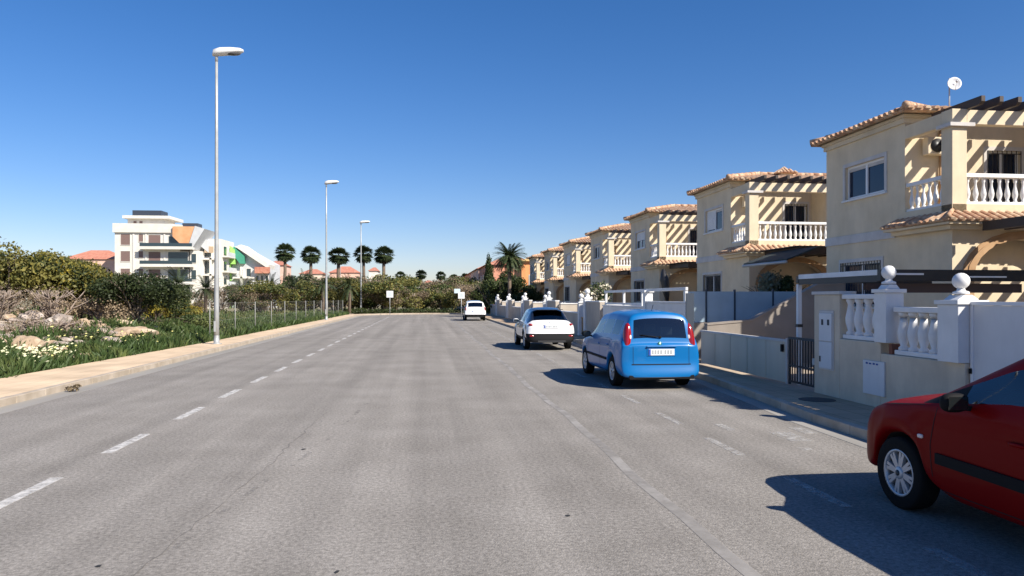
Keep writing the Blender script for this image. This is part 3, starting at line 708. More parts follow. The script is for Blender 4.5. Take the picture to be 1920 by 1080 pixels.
# ------------------------------------------------------------------ cars
def tinted(name, tint, base=.04):
    m = bpy.data.materials.new(name); m.use_nodes = True; n, l = nodesrc(m); out = n['Material Output']; n.remove(n['Principled BSDF'])
    tr = n.new('ShaderNodeBsdfTransparent'); tr.inputs[0].default_value = (*tint,1); gl = n.new('ShaderNodeBsdfGlossy'); gl.inputs['Roughness'].default_value = .03; gl.inputs[0].default_value = (.9,.95,1,1)
    fr = n.new('ShaderNodeFresnel'); fr.inputs[0].default_value = 1.5; ad = n.new('ShaderNodeMath'); ad.operation = 'ADD'; ad.inputs[1].default_value = base; ad.use_clamp = True
    mx = n.new('ShaderNodeMixShader'); l.new(fr.outputs[0], ad.inputs[0]); l.new(ad.outputs[0], mx.inputs[0]); l.new(tr.outputs[0], mx.inputs[1]); l.new(gl.outputs[0], mx.inputs[2]); l.new(mx.outputs[0], out.inputs[0])
    MATS[name] = m; return m
SEE = tinted('tinted_glass', (.42,.50,.50)); SEED = tinted('dark_tinted_glass', (.10,.12,.13))
SEAT = mat('seat_fabric', (.06,.06,.065), .9); INTER = mat('car_interior', (.03,.03,.03), .9)

def interp(keys, y):
    if y <= keys[0][0]: return keys[0][1:]
    for a, b in zip(keys, keys[1:]):
        if a[0] <= y <= b[0]:
            t = (y-a[0])/(b[0]-a[0]) if b[0] > a[0] else 0
            return tuple(p+(q-p)*t for p, q in zip(a[1:], b[1:]))
    return keys[-1][1:]
def make_car(label, sp, loc, rz=0, group=None):
    keys = sp['keys']; L = keys[-1][0]; wr_ = sp['wheel_r']; ra = sp.get('arch', wr_+.055); sill = sp.get('sill', .22); W = sp['w']
    ys = {k[0] for k in keys}
    for yw in sp['wheels']:
        for q in (-1.0,-.92,-.75,-.45,0,.45,.75,.92,1.0): ys.add(round(yw+ra*q,4))
    for a, b in sp['side_glass']: ys |= {a, b}
    for y in np.arange(.3, L-.3, .22): 
        if min(abs(y-v) for v in ys) > .09: ys.add(round(float(y),3))
    ys = sorted(ys); rings = []
    for y in ys:
        w, zs, wt, zr, zc = interp(keys, y)
        zb = sill
        for yw in sp['wheels']:
            d = abs(y-yw)
            if d < ra+.001: zb = max(zb, wr_ + math.sqrt(max(0, ra*ra-d*d))*.98)
        if y < .35 or y > L-.35: zb = max(zb, sill+.02)
        z3 = max(zb+.05, sp.get('z3',.34)); z4 = max(z3+.05, sp.get('z4',.52)); z5 = max(z4+.05, .70)
        z5 = min(z5, zs-.03); z4 = min(z4, z5-.03); z3 = min(z3, z4-.03)
        fl = 1+sp.get('flare',.012)*(1 if zb > sill+.1 else 0)
        x6 = w*.965
        P = [(0,zb*.98),(w*.62,zb*.98),(w*.95*fl,zb),(w*.985*fl,z3),(w*fl,z4),(w*1.0,z5),(x6,zs)]
        P += [(x6+(wt-x6)*.13, zs+(zr-zs)*.13), (x6+(wt-x6)*.88, zs+(zr-zs)*.84), (wt*.93, zr), (wt*.5, zr+(zc-zr)*.8), (0,zc)]
        ring = []
        for j,(x,z) in enumerate(P):
            dy = 0
            if y < .3: dy = -sp.get('bump',.07)*max(0,min(1,(sp.get('bz',.62)-z)/.06))*(1-y/.3)
            if y > L-.3: dy = .06*max(0,min(1,(.55-z)/.08))*(1-(L-y)/.3)
            ring.append((x,y+dy,z))
        rings.append(ring)
    NJ = 12; bm = bmesh.new(); V = []
    for r in rings:
        row = [bm.verts.new(p) for p in r]
        left = [bm.verts.new((-p[0],p[1],p[2])) if 0 < j < NJ-1 else row[j] for j,p in enumerate(r)]
        V.append((row, left))
    fg = sp['front_glass']; rg = sp['rear_glass']; wrap = sp.get('wrap')
    def kind(ym, j, zm):
        if j <= 1: return 6
        if j == 7 and any(a < ym < b for a,b in sp['side_glass']): return 1
        if j in (9,10) and fg[0] < ym < fg[1]: return 2
        if j in (9,10) and rg[0] < ym < rg[1]: return 3
        if wrap and j in (7,8) and rg[0]-.02 < ym < rg[1]+.2: return 5
        if j == 7 and sp['side_glass'][0][0] < ym < sp['side_glass'][-1][1]+sp.get('corner',0): return 5
        if j in sp.get('low', ()) : return 4
        if sp.get('low_rear') and ym < .25 and j <= sp['low_rear']: return 4
        if j >= 8 and sp.get('roof') and rg[0] < ym < fg[1]: return 7
        return 0
    for i in range(len(ys)-1):
        ym = (ys[i]+ys[i+1])/2
        for s in (0,1):
            for j in range(NJ-1):
                a,b,c,d = V[i][s][j],V[i+1][s][j],V[i+1][s][j+1],V[i][s][j+1]
                f = bm.faces.new((a,b,c,d) if s == 0 else (d,c,b,a)); f.material_index = kind(ym, j, 0); f.smooth = True
    for e,(row,left) in ((0,V[0]),(1,V[-1])):
        for j in range(NJ-1):
            q = [row[j],row[j+1],left[j+1],left[j]] if e else [left[j],left[j+1],row[j+1],row[j]]
            q2 = []
            for v in q:
                if v not in q2: q2.append(v)
            f = bm.faces.new(q2); f.material_index = (4 if (sp.get('low_rear') and e == 0 and j <= sp['low_rear']) or (j in sp.get('low',())) else 0) if j > 1 else 6; f.smooth = True
    bmesh.ops.recalc_face_normals(bm, faces=bm.faces)
    me = bpy.data.meshes.new('tmp'); bm.to_mesh(me); bm.free()
    o = bpy.data.objects.new('tmp', me); COL.objects.link(o); sm = o.modifiers.new('s','SUBSURF'); sm.levels = 2; sm.render_levels = 2
    dg = bpy.context.evaluated_depsgraph_get(); ev = o.evaluated_get(dg); m2 = ev.to_mesh()
    vs = [v.co.copy() for v in m2.vertices]; fs = [(tuple(p.vertices), p.material_index) for p in m2.polygons]
    bvh = BVHTree.FromPolygons(vs, [f[0] for f in fs])
    ev.to_mesh_clear(); bpy.data.objects.remove(o)
    root = empty('parked_car', loc, rz, label, 'car', group)
    parts = {0:('body',sp['paint']),1:('side_window',sp.get('glass',SEE)),2:('windscreen',SEE),3:('rear_window',sp.get('rglass',SEE)),4:('lower_trim',BLACKP),5:('door_frame',sp.get('frame',BLACKP)),6:('underbody',INTER),7:('roof',sp.get('roof',sp['paint']))}
    for k,(nm,m) in parts.items():
        sel = [f[0] for f in fs if f[1] == k]
        if not sel: continue
        groups = [sel]
        if k in (1,5): groups = [[f for f in sel if vs[f[0]].x < 0],[f for f in sel if vs[f[0]].x >= 0]]
        for gsel in groups:
            used = sorted({i for f in gsel for i in f}); mp = {v:i for i,v in enumerate(used)}
            me = bpy.data.meshes.new(nm); me.from_pydata([vs[i] for i in used], [], [tuple(mp[i] for i in f) for f in gsel]); me.materials.append(m)
            me.polygons.foreach_set('use_smooth', [True]*len(me.polygons)); link(bpy.data.objects.new(nm, me), root)
    # wheels
    for yw in sp['wheels']:
        for s in (-1,1):
            wh = empty('wheel', (s*(W-.115), yw, wr_)); wh.parent = root; COL.objects.unlink(wh); COL.objects.link(wh); ALL_CH.setdefault(root.name,[]).append(wh)
            r = wr_; rr = sp['rim_r']; g = MB()
            g.lathe([(rr,-.09*1),(r*.93,-.098),(r*.985,-.085),(r,-.05),(r,.05),(r*.985,.085),(r*.93,.098),(rr,.09)], n=36, axis='x', cap=False); g.build('tyre', TYRE, wh)
            g = MB(); g.lathe([(rr*1.01,-.08),(rr*1.01,.07),(rr*.94,.088),(rr*.9,.05),(0,.045)], n=36, axis='x') if s > 0 else g.lathe([(rr*1.01,.08),(rr*1.01,-.07),(rr*.94,-.088),(rr*.9,-.05),(0,-.045)], n=36, axis='x')
            g.build('rim', ALLOYD, wh)
            g = MB(); ns = sp.get('spokes',8); x0 = s*.05; x1 = s*.083
            for k in range(ns):
                a = 2*PI*k/ns + .2
                def P(rad, off): return (rad*math.cos(a)-off*math.sin(a), rad*math.sin(a)+off*math.cos(a))
                w0,w1 = sp.get('spw',(.022,.046))
                g.prism([P(.03,-w0),P(rr*.93,-w1),P(rr*.93,-w1*.25),P(rr*.62,0),P(rr*.93,w1*.25),P(rr*.93,w1),P(.03,w0)], x0, x1, 'x')
            g.lathe([(.055,s*.05),(.055,s*.088),(.045,s*.095),(.0,s*.096)], n=20, axis='x')
            ring = [(rr*.90,s*.05),(rr*.90,s*.088),(rr*1.0,s*.092),(rr*1.0,s*.07)]; vsr=[];fsr=[]; nn=36
            for rad,h in ring:
                for k in range(nn): t=2*PI*k/nn; vsr.append((h,rad*math.cos(t),rad*math.sin(t)))
            for i in range(3):
                for k in range(nn): fsr.append((i*nn+k,i*nn+(k+1)%nn,(i+1)*nn+(k+1)%nn,(i+1)*nn+k))
            g.add(vsr,fsr,True); g.build('wheel_cover', sp.get('cover',ALLOY), wh)
            g = MB(); g.lathe([(.026,s*.096),(.026,s*.1),(0,s*.101)], n=16, axis='x'); g.build('hub_cap', ALLOYD, wh)
    # side-surface projection
    def side(s, y, z):
        h = bvh.ray_cast(Vector((s*3,y,z)), Vector((-s,0,0))); return h[0] if h[0] else Vector((s*W,y,z))
    def back(x, z, d=1):
        h = bvh.ray_cast(Vector((x,-3 if d>0 else L+3,z)), Vector((0,d,0))); return h[0] if h[0] else Vector((x,0,z))
    def strip(pts, wid, name, m, off=.0025, thick=None, s=-1, parent=None):
        Q = []; 
        for i in range(len(pts)-1):
            n = max(1,int((Vector(pts[i+1])-Vector(pts[i])).length/.08))
            for k in range(n): t=k/n; Q.append((pts[i][0]+(pts[i+1][0]-pts[i][0])*t, pts[i][1]+(pts[i+1][1]-pts[i][1])*t))
        Q.append(pts[-1]); vsx=[];fsx=[]
        for i,q in enumerate(Q):
            a = Q[max(i-1,0)]; b = Q[min(i+1,len(Q)-1)]; d = Vector((b[0]-a[0],b[1]-a[1])).normalized(); nn = Vector((-d.y,d.x))
            for t in (-1,1):
                p = side(s, q[0]+nn.x*wid/2*t, q[1]+nn.y*wid/2*t); vsx.append((p.x+s*off,p.y,p.z))
        for i in range(len(Q)-1): fsx.append((2*i,2*i+1,2*i+3,2*i+2))
        g = MB(); g.add(vsx,fsx,False); ob = g.build(name, m, parent or root, fix=False)
        if thick: t_ = ob.modifiers.new('s','SOLIDIFY'); t_.thickness = thick; t_.offset = 0
        return ob
    SEAMC = mat('panel_gap', (.008,.008,.008), .9)
    zsill = sill+.10
    for s in (-1,1):
        for pts in sp.get('doors', []): strip(pts, .009, 'door_gap', SEAMC, s=s)
        for (y,z) in sp.get('handles', []):
            p = side(s,y,z); g = MB(); g.sphere((0,0,0),(.018,.085,.016),10,8,.7); g.build('door_handle', sp.get('handle',sp['paint']), root, loc=(p.x+s*.012,p.y,p.z))
        if sp.get('moulding'):
            a,b,z,wd = sp['moulding']; strip([(a,z),(b,z+.012)], wd, 'side_moulding', BLACKP, off=.012, thick=.02, s=s)
        yw,z = sp['mirror']; p = side(s,yw,z); mr = MB(); mr.sphere((s*.14,0,.02),(.11,.05,.075),14,10,.75); o = mr.build('mirror', sp.get('mirror_mat',BLACKP), root, loc=p)
        g = MB(); g.bar((-s*.02,0,-.03),(s*.09,0,-.02),.05,.035); g.build('mirror_arm', BLACKP, o)
        g = MB(); g.box(s*.06,s*.22,-.052,-.047,-.03,.07); g.build('mirror_glass', CARGLASS, o)
        lx,lz,rx_,rz_ = sp['tail']; p = back(s*lx, lz); ra_ = sp.get('tail_ry', .07); g = MB(); g.sphere((0,0,0),(rx_,ra_,rz_),18,14,.75); tl = g.build('tail_light', LAMPR, root, loc=(s*lx,p.y+ra_*.72,lz))
        if sp.get('tail_rot'): tl.rotation_euler = (sp['tail_rot'][0], s*sp['tail_rot'][1], s*sp['tail_rot'][2])
        g = MB(); g.sphere((-s*rx_*.25,-ra_*.86,sp.get('clear_z',0)),(rx_*.5,.015,.05),12,8,.7); g.build('indicator_lens', LAMPW, tl)
        hp = back(s*W*.72, .62, -1); g = MB(); g.sphere((0,0,0),(.14,.16,.085),16,10,.8); g.build('headlight', LAMPW, root, loc=(s*W*.70, hp.y-.17, .64))
    if sp.get('plate'):
        x0,x1,z0,z1 = sp['plate']; y = min(back(x0,z0).y, back(x1,z1).y, back((x0+x1)/2,z1).y)
        g = MB(); g.box(x0-.03,x1+.03,y-.006,y+.03,z0-.02,z1+.03); rc = g.build('plate_recess', sp['plate_recess'], root, bevel=.004)
        g = MB(); g.box(x0,x1,y-.016,y-.007,z0,z1); pl_ = g.build('number_plate', PLATE, root, bevel=.003)
        g = MB(); g.box(x0+.002,x0+.042,y-.0185,y-.0165,z0+.004,z1-.004); g.build('blue_band', PLATEB, pl_)
        g = MB(); x = x0+.065; st = (x1-x0-.09)/7.6
        for i in range(7):
            if i == 4: x += st*.5
            g.box(x,x+st*.62,y-.0185,y-.0165,z0+.025,z1-.025); x += st
        g.build('worn_characters', mat('plate_ink',(.38,.40,.41),.6), pl_)
    # cabin
    zf = .35; g = MB(); ca,cb = sp['cabin']; g.box(-W*.8,W*.8,ca,cb,.3,.42); g.box(-W*.8,W*.8,cb-.25,cb,.42,.86); g.build('cabin_floor', INTER, root)
    for (sy, xs, zt) in sp['seats']:
        for x in xs:
            g = MB(); g.box(x-.23,x+.23,sy,sy+.5,.42,.55); g.prism([(sy-.02,.5),(sy+.12,.5),(sy-.06,zt),(sy-.17,zt)], x-.22, x+.22, 'x'); st_ = g.build('seat', SEAT, root, bevel=.03)
            g = MB(); g.box(x-.13,x+.13,sy-.2,sy-.1,zt+.04,zt+.22); g.build('headrest', sp.get('headrest',SEAT), st_, bevel=.03)
    return root, side, back, strip, bvh
# blue tall hatchback
blue = dict(w=.84, paint=BLUE, wheel_r=.315, rim_r=.20, wheels=(.78,3.40), sill=.23, bz=.50, bump=.06,
 keys=[(-.05,.56,.84,.48,.88,.895),(-.012,.76,.89,.58,.93,.945),(.012,.81,.88,.64,.925,.935),(.03,.825,.90,.655,.950,.960),(.13,.835,.96,.60,1.50,1.545),(.22,.84,.97,.59,1.525,1.585),(1.0,.84,.97,.62,1.55,1.62),(1.7,.84,.95,.62,1.55,1.62),(2.45,.84,.93,.61,1.49,1.56),(3.2,.835,.91,.62,1.06,1.10),(3.7,.815,.84,.58,.92,.95),(4.02,.76,.72,.54,.80,.82),(4.14,.66,.60,.5,.66,.67),(4.18,.5,.5,.42,.55,.55)],
 side_glass=[(.42,.95),(1.02,1.75),(1.83,3.0)], front_glass=(2.45,3.2), rear_glass=(.03,.13), glass=SEED, mirror=(2.82,.99), mirror_mat=BLACKP, frame=BLUE,
 tail=(.662,1.06,.088,.30), tail_ry=.09, tail_rot=(-.16,-.20,-.4), clear_z=.0, plate=(-.27,.27,.70,.83), plate_recess=BLUE, moulding=(1.15,3.0,.55,.05), spokes=7, spw=(.02,.03),
 doors=[[(1.78,.30),(1.79,.95)],[(.98,.66),(1.0,.95)],[(2.95,.30),(2.98,.93)],[(1.1,.29),(2.95,.29)]], handles=[(1.95,.84),(1.15,.86)], cabin=(.3,3.1), seats=[(.95,(-.38,.38),1.02),(2.05,(-.37,.37),1.05)], headrest=mat('pale_headrest',(.3,.3,.31),.9))
carB, sd, bk, st, bv = make_car('bright blue tall hatchback parked on the right beside the low grey gate', blue, (4.74,14.62,0), R(.3))
# tailgate details
g = MB(); n_=14
for i in range(n_):
    xa = -.62+1.24*i/n_; xb = -.62+1.24*(i+1)/n_
    for (z,h,off) in ((.515,.012,.004),):
        a = bk(xa,z); b = bk(xb,z); g.add([(a.x,a.y-off,z-h),(b.x,b.y-off,z-h),(b.x,b.y-off,z+h),(a.x,a.y-off,z+h)],[(0,1,2,3)])
g.build('tailgate_gap', MATS['panel_gap'], carB, fix=False)
y_ = bk(-.03,.83).y; g = MB(); g.box(-.31,.31,y_-.035,y_+.02,.865,.89); g.build('plate_light_bar', BLUE, carB, bevel=.008)
y_ = bk(-.03,.93).y; g = MB(); g.lathe([(.042,y_-.014),(.038,y_-.02),(.0,y_-.022)],(-.03,0,.935),20,'y'); g.build('emblem', mat('green_chrome',(.12,.3,.2),.3,metal=.6), carB)
g = MB(); p0 = bk(.0,1.06); p1 = bk(-.42,1.10); g.tube([(p0.x,p0.y-.03,p0.z),(p1.x,p1.y-.03,p1.z+.01)],.01,6); g.sphere((p0.x,p0.y-.01,p0.z),(.03,.03,.025)); g.build('rear_wiper', BLACKP, carB)
for s in (-1,1):
    g = MB(); Q = []
    for z in np.arange(.52,.90,.04): p = bk(s*.585,float(z)); Q.append((p.x,p.y-.003,p.z))
    vs_=[];fs_=[]
    for q in Q: vs_ += [(q[0]-.004,q[1],q[2]),(q[0]+.004,q[1],q[2])]
    for i in range(len(Q)-1): fs_.append((2*i,2*i+1,2*i+3,2*i+2))
    g.add(vs_,fs_); g.build('tailgate_gap', MATS['panel_gap'], carB, fix=False)
g = MB(); g.tube([(0,.6,1.60),(0,.5,1.72)],.006,5); g.build('aerial', BLACKP, carB)
g = MB(); yb = bk(0,.3).y
g.box(-.68,.68,yb+.02,yb+.06,.215,.30); g.build('rear_valance', BLACKP, carB, bevel=.01)

# white crossover with black roof
WCH = dict(w=.88, paint=CARW, roof=CARB, wheel_r=.335, rim_r=.225, wheels=(.85,3.49), sill=.27, bz=.62, bump=.10, flare=.03, low=(2,), low_rear=3, z3=.44, z4=.62, wrap=1,
 keys=[(-.06,.60,.80,.50,.86,.88),(0,.80,.84,.62,.92,.94),(.08,.87,.88,.66,.97,1.0),(.18,.88,.90,.66,1.01,1.03),(.25,.88,.92,.66,1.05,1.07),(.85,.88,.95,.60,1.40,1.44),(1.5,.88,.93,.60,1.49,1.535),(2.2,.88,.92,.60,1.47,1.52),(3.1,.87,.90,.62,1.04,1.07),(3.85,.84,.82,.60,.92,.94),(4.2,.76,.66,.56,.76,.78),(4.33,.62,.52,.5,.58,.58)],
 side_glass=[(1.0,1.75),(1.83,2.9)], front_glass=(2.2,3.1), rear_glass=(.25,.85), mirror=(2.75,.98), mirror_mat=CARW, frame=CARB, rglass=SEED, glass=SEED,
 tail=(.67,.90,.14,.045), tail_ry=.08, tail_rot=(0,-.28,-.3), clear_z=.0, plate=(-.25,.25,.80,.91), plate_recess=CARW, moulding=None, spokes=5, spw=(.03,.04),
 doors=[[(1.78,.36),(1.8,.93)],[(2.9,.36),(2.92,.9)]], handles=[(1.95,.86)], cabin=(.6,3.0), seats=[(1.0,(-.38,.38),.98),(2.0,(-.37,.37),1.0)])
carC, sd, bk, st, bv = make_car('white crossover with black roof and rear glass parked ahead of the blue car', WCH, (4.42,26.1,0), 0)
g = MB(); g.box(-.56,.56,.62,.92,1.43,1.455); g.build('spoiler', CARB, carC, bevel=.01)
y_ = bk(0,.99).y; g = MB(); g.lathe([(.05,y_-.008),(.045,y_-.014),(0,y_-.015)],(0,0,.98),18,'y'); g.build('emblem', ALLOY, carC)
g = MB(); yb = bk(0,.38).y
g.box(-.5,.5,yb-.012,yb+.03,.30,.36); g.build('bumper_insert', ALLOYD, carC, bevel=.005)
for s in (-1,1):
    p = bk(s*.70,.52); g = MB(); g.sphere((0,0,0),(.09,.05,.035),12,8,.7); g.build('rear_reflector', LAMPR, carC, loc=(s*.70,p.y+.02,.52))
# white boxy suv at the far end
SUV = dict(w=.89, paint=CARW, wheel_r=.34, rim_r=.22, wheels=(.85,3.5), sill=.30, bz=.62, bump=.07, low=(2,), low_rear=3, z3=.45,
 keys=[(-.05,.62,.95,.56,1.0,1.02),(0,.85,.98,.7,1.03,1.05),(.04,.88,1.0,.70,1.07,1.09),(.25,.89,1.02,.68,1.58,1.62),(1.4,.89,1.0,.68,1.66,1.70),(2.4,.89,.98,.66,1.60,1.64),(3.15,.88,.96,.66,1.12,1.15),(4.0,.85,.9,.62,.98,1.0),(4.3,.76,.7,.56,.8,.82),(4.4,.6,.55,.5,.6,.6)],
 side_glass=[(.4,1.0),(1.06,1.8),(1.88,2.95)], front_glass=(2.4,3.15), rear_glass=(.04,.25), mirror=(2.8,1.05), mirror_mat=CARW, rglass=SEED, glass=SEED, frame=CARW,
 tail=(.78,.98,.07,.16), tail_ry=.08, plate=(-.26,.26,.72,.83), plate_recess=CARW, spokes=6, cabin=(.3,3), seats=[(1.0,(-.38,.38),1.1)])
carS, sd, bk, st, bv = make_car('small white car far down the street beside the roadside sign', SUV, (4.05,61.5,0), 0)
# red hatchback at the right edge
FUS = dict(w=.85, paint=RED, wheel_r=.315, rim_r=.205, wheels=(.77,3.35), sill=.22, bz=.5, bump=.06, arch=.37, flare=.012,
 keys=[(-.05,.56,.84,.50,.92,.94),(0,.79,.90,.66,.98,1.0),(.05,.82,.93,.68,1.04,1.06),(.38,.84,.97,.66,1.43,1.46),(.55,.85,.98,.66,1.49,1.525),(1.3,.85,.98,.67,1.515,1.555),(2.12,.85,.975,.665,1.475,1.52),(3.10,.85,.955,.69,1.00,1.055),(3.55,.845,.90,.66,.945,.99),(3.80,.81,.82,.62,.885,.92),(3.95,.75,.70,.58,.79,.81),(4.02,.62,.55,.5,.62,.63),(4.05,.5,.48,.42,.52,.52)],
 side_glass=[(.7,1.05),(1.1,1.78),(1.86,2.60)], front_glass=(2.12,3.10), rear_glass=(.05,.38), mirror=(2.52,1.03), mirror_mat=BLACKP, frame=BLACKP,
 tail=(.74,1.1,.07,.2), tail_ry=.08, plate=(-.26,.26,.66,.77), plate_recess=RED, corner=.45, moulding=(1.9,2.82,.545,.085), spokes=8, spw=(.02,.036), cover=mat('wheel_cover_silver',(.50,.51,.53),.38,metal=.4),
 doors=[[(1.83,.30),(1.83,.96)],[(2.88,.32),(2.90,.66),(2.86,.96)],[(1.83,.30),(2.88,.30)],[(3.02,.965),(3.55,.90),(3.82,.83)]], handles=[(2.0,.82)], cabin=(.4,3.0), seats=[(1.0,(-.38,.38),1.0),(2.0,(-.37,.37),1.02)])
carR, sd, bk, st, bv = make_car('dark red hatchback at the right edge with silver wheel covers', FUS, (4.96,2.74,0), 0)
for s in (-1,1):
    p = sd(s,3.02,.70); g = MB(); g.sphere((0,0,0),(.012,.035,.018),10,8,.7); g.build('side_indicator', LAMPW, carR, loc=(p.x+s*.004,3.02,.70))
# steering wheel
for c_ in (carR, carB):
    g = MB(); pts=[(-.36+.18*math.cos(2*PI*k/18), 2.5+.06*math.sin(2*PI*k/18), .93+.17*math.sin(2*PI*k/18)) for k in range(19)]; g.tube(pts,.015,6,False); g.build('steering_wheel', BLACKP, c_)
# ------------------------------------------------------------------ left field
def ghash(x,y): return math.sin(x*1.7+y*.9)*.5+math.sin(x*.63-y*1.31+2)*.5
def th(x, y):
    """terrain height of the left field"""
    d = -8.7 - x
    if d < 0: return .02
    r = min(1, d/3.5); r = r*r*(3-2*r)
    # rubble bank between 18 and 36 m
    b = math.exp(-((y-30)/9)**2)*math.exp(-((x+18)/7)**2)
    h = .06 + r*(.10 + 1.0*b) + r*b*.30*ghash(x*1.1,y*1.1) + r*.05*math.sin(x*3.1+y*2.3) + r*b*.13*math.sin(x*2.2-y*3.7) + r*b*.07*math.sin(x*5.3+y*4.1)
    return h
nx, ny = 90, 120; vs = []; fs = []
xs = [-8.45 - 80*(i/(nx-1))**2.0 for i in range(nx)]; yv = [-14 + 104*(j/(ny-1)) for j in range(ny)]
for y in yv:
    for x in xs: vs.append((x, y, th(x,y) + (random.uniform(-.03,.03) if x < -11 else 0)))
for j in range(ny-1):
    for i in range(nx-1): k = j*nx+i; fs.append((k,k+1,k+nx+1,k+nx))
def fieldmat():
    m = mat('field_soil', (.42,.33,.25), .95, (.50,.42,.33), 1.3, 12, col3=(.20,.17,.11), bump=1.0, bscale=4, lo=.36, hi=.64); return m
g = MB(); g.add(vs, fs, True); o = tag(g.build('left_field', fieldmat()), kind='structure')

# grass as one mesh of blades
def grass(name, n, region, hmin, hmax, wd, m, label, cat, mask=None):
    x0,x1,y0,y1 = region; P = []
    X = []; tries = 0
    while len(X) < n and tries < n*8:
        tries += 1
        q = random.random(); x = x0 + (x1-x0)*random.random(); y = y0 + (y1-y0)*random.random()**1.35
        if mask and not mask(x,y): continue
        X.append((x,y,th(x,y)))
    X = np.array(X); n = len(X); a = RNG.random(n)*2*PI; h = hmin + (hmax-hmin)*RNG.random(n)**1.5; tl = RNG.normal(size=(n,2))*.35*h[:,None]
    cl = .75+.5*np.sin(X[:,0]*1.9+np.cos(X[:,1]*1.3)*2); h *= np.clip(cl,.5,1.3)
    wx = np.cos(a)*wd*(1+X[:,1]/40); wy = np.sin(a)*wd*(1+X[:,1]/40); z = X[:,2]-.03
    v = np.stack([np.stack([X[:,0]-wx,X[:,1]-wy,z],1), np.stack([X[:,0]+wx,X[:,1]+wy,z],1), np.stack([X[:,0]+tl[:,0]+wx*.3,X[:,1]+tl[:,1],z+h],1), np.stack([X[:,0]+tl[:,0]*.6-wx*.8,X[:,1]+tl[:,1]*.6,z+h*.75],1)],1)
    o = np_mesh(name, v, 4, m); return tag(o, label, cat, kind='stuff')
GRN = leafmat('lush_weed', (.07,.11,.03), (.15,.18,.055), (.05,.085,.025), 1.1)
DRY = leafmat('dry_weed', (.20,.17,.08), (.30,.26,.13), (.12,.13,.05), .8)
grass('roadside_weeds', 100000, (-13.0,-8.55,12,84), .12, .44, .014, GRN, 'lush dark green weeds growing along the left pavement', 'weeds', lambda x,y: random.random() < math.exp(-max(0,(-10.4-x))/1.3) and x < (-9.16-.012*(18-y) if y < 18 else -9.16+.5*min(1,(y-18)/12)+.1*min(1,max(0,y-30)/30)) + .12*math.sin(y*3)*random.random())
grass('field_weeds', 30000, (-48,-10,14,86), .08, .35, .025, DRY, 'dry yellowish weeds scattered over the rubble bank', 'weeds', lambda x,y: ghash(x*.8,y*.7)>-.2)
grass('field_grass', 22000, (-30,-9.4,30,88), .15, .5, .03, leafmat('olive_weed', (.10,.11,.035), (.17,.15,.06), (.06,.09,.03), .5), 'olive green grass between the wire fence posts', 'grass')
# small white flowers
def flowers(n, cx, cy, sx, sy, m, label):
    P = []
    for k in range(n):
        x = random.gauss(cx,sx); y = random.gauss(cy,sy)
        if x > -9.3: x = -9.3 - abs(x+9.3)
        z = th(x,y)+random.uniform(.16,.5); s = random.uniform(.03,.05); a = Vector((random.uniform(-.3,.3),-.6,1)).normalized(); u = a.cross(Vector((1,.2,0))).normalized(); w_ = a.cross(u); c = Vector((x,y,z))
        for q in range(1): P += [c-u*s, c+w_*s, c+u*s, c-w_*s]
    o = np_mesh('daisies', [tuple(p) for p in P], 4, m); tag(o, label, 'flowers', kind='stuff')
flowers(150, -10.2, 20.3, .5, .9, mat('petal_white', (.72,.70,.42), .6), 'white and cream daisies flowering by the left pavement')
flowers(60, -10.4, 25.0, 1.0, 3.5, mat('petal_yellow', (.65,.60,.22), .6), 'sparse yellowish daisies further along the weeds')
bl_=[(-7.0,15.55,.07,.10,.08,.05),(-6.9,15.6,.1,.07,.06,.06)]
o=np_mesh('leaf_litter', leaves_verts(bl_,110,.06),4,mat('dead_leaf',(.16,.12,.07),.9)); tag(o,'small clump of dead leaves in the gutter of the left kerb','leaf litter')
# rocks
def rock(loc, s, label, cat='rock', group=None, col=None, seed=0, name='rock'):
    rr = random.Random(seed); bm = bmesh.new(); bmesh.ops.create_icosphere(bm, subdivisions=3, radius=1)
    ph = [rr.uniform(0,6) for _ in range(6)]
    for v in bm.verts:
        d = v.co.normalized(); n_ = .16*math.sin(d.x*3.1+ph[0])+.13*math.sin(d.y*4.7+ph[1]+d.z*2)+.10*math.sin(d.z*6.1+ph[2]+d.x*3)+.05*math.sin(d.x*13+d.y*11+ph[3])+rr.uniform(-.07,.07)+.05*math.sin(d.x*23+ph[4])*math.sin(d.y*19+d.z*21+ph[5])
        v.co = Vector((d.x*s[0], d.y*s[1], d.z*s[2]))*(1+n_)
        if v.co.z < -s[2]*.5: v.co.z = -s[2]*.5
    me = bpy.data.meshes.new(name); bm.to_mesh(me); bm.free(); me.materials.append(col)
    o = bpy.data.objects.new(name, me); link(o, None); o.location = loc; o.rotation_euler = (0,0,rr.uniform(0,6)); return tag(o, label, cat, group)
ROCKP = mat('peach_rock', (.40,.30,.20), .95, (.54,.43,.31), 2.5, 9, col3=(.36,.26,.17), bump=.9, bscale=9)
ROCKG = mat('grey_rock', (.36,.29,.24), .95, (.50,.43,.37), 2.2, 9, col3=(.28,.23,.19), bump=.9, bscale=9)
X,Z = at(48,650,22); rock((X,22,th(X,22)+.10),(.50,.42,.36),'large peach coloured rock in the weeds at the far left',col=ROCKP,seed=3)
X,Z = at(2,650,22.5); rock((X,22.5,th(X,22.5)+.05),(.42,.35,.24),'peach rock partly cut by the left picture edge',col=ROCKP,seed=4)
X,Z = at(84,655,21.5); rock((X,21.5,th(X,21.5)+.05),(.28,.25,.2),'smaller peach stone just right of the large peach rock',col=ROCKP,seed=5)
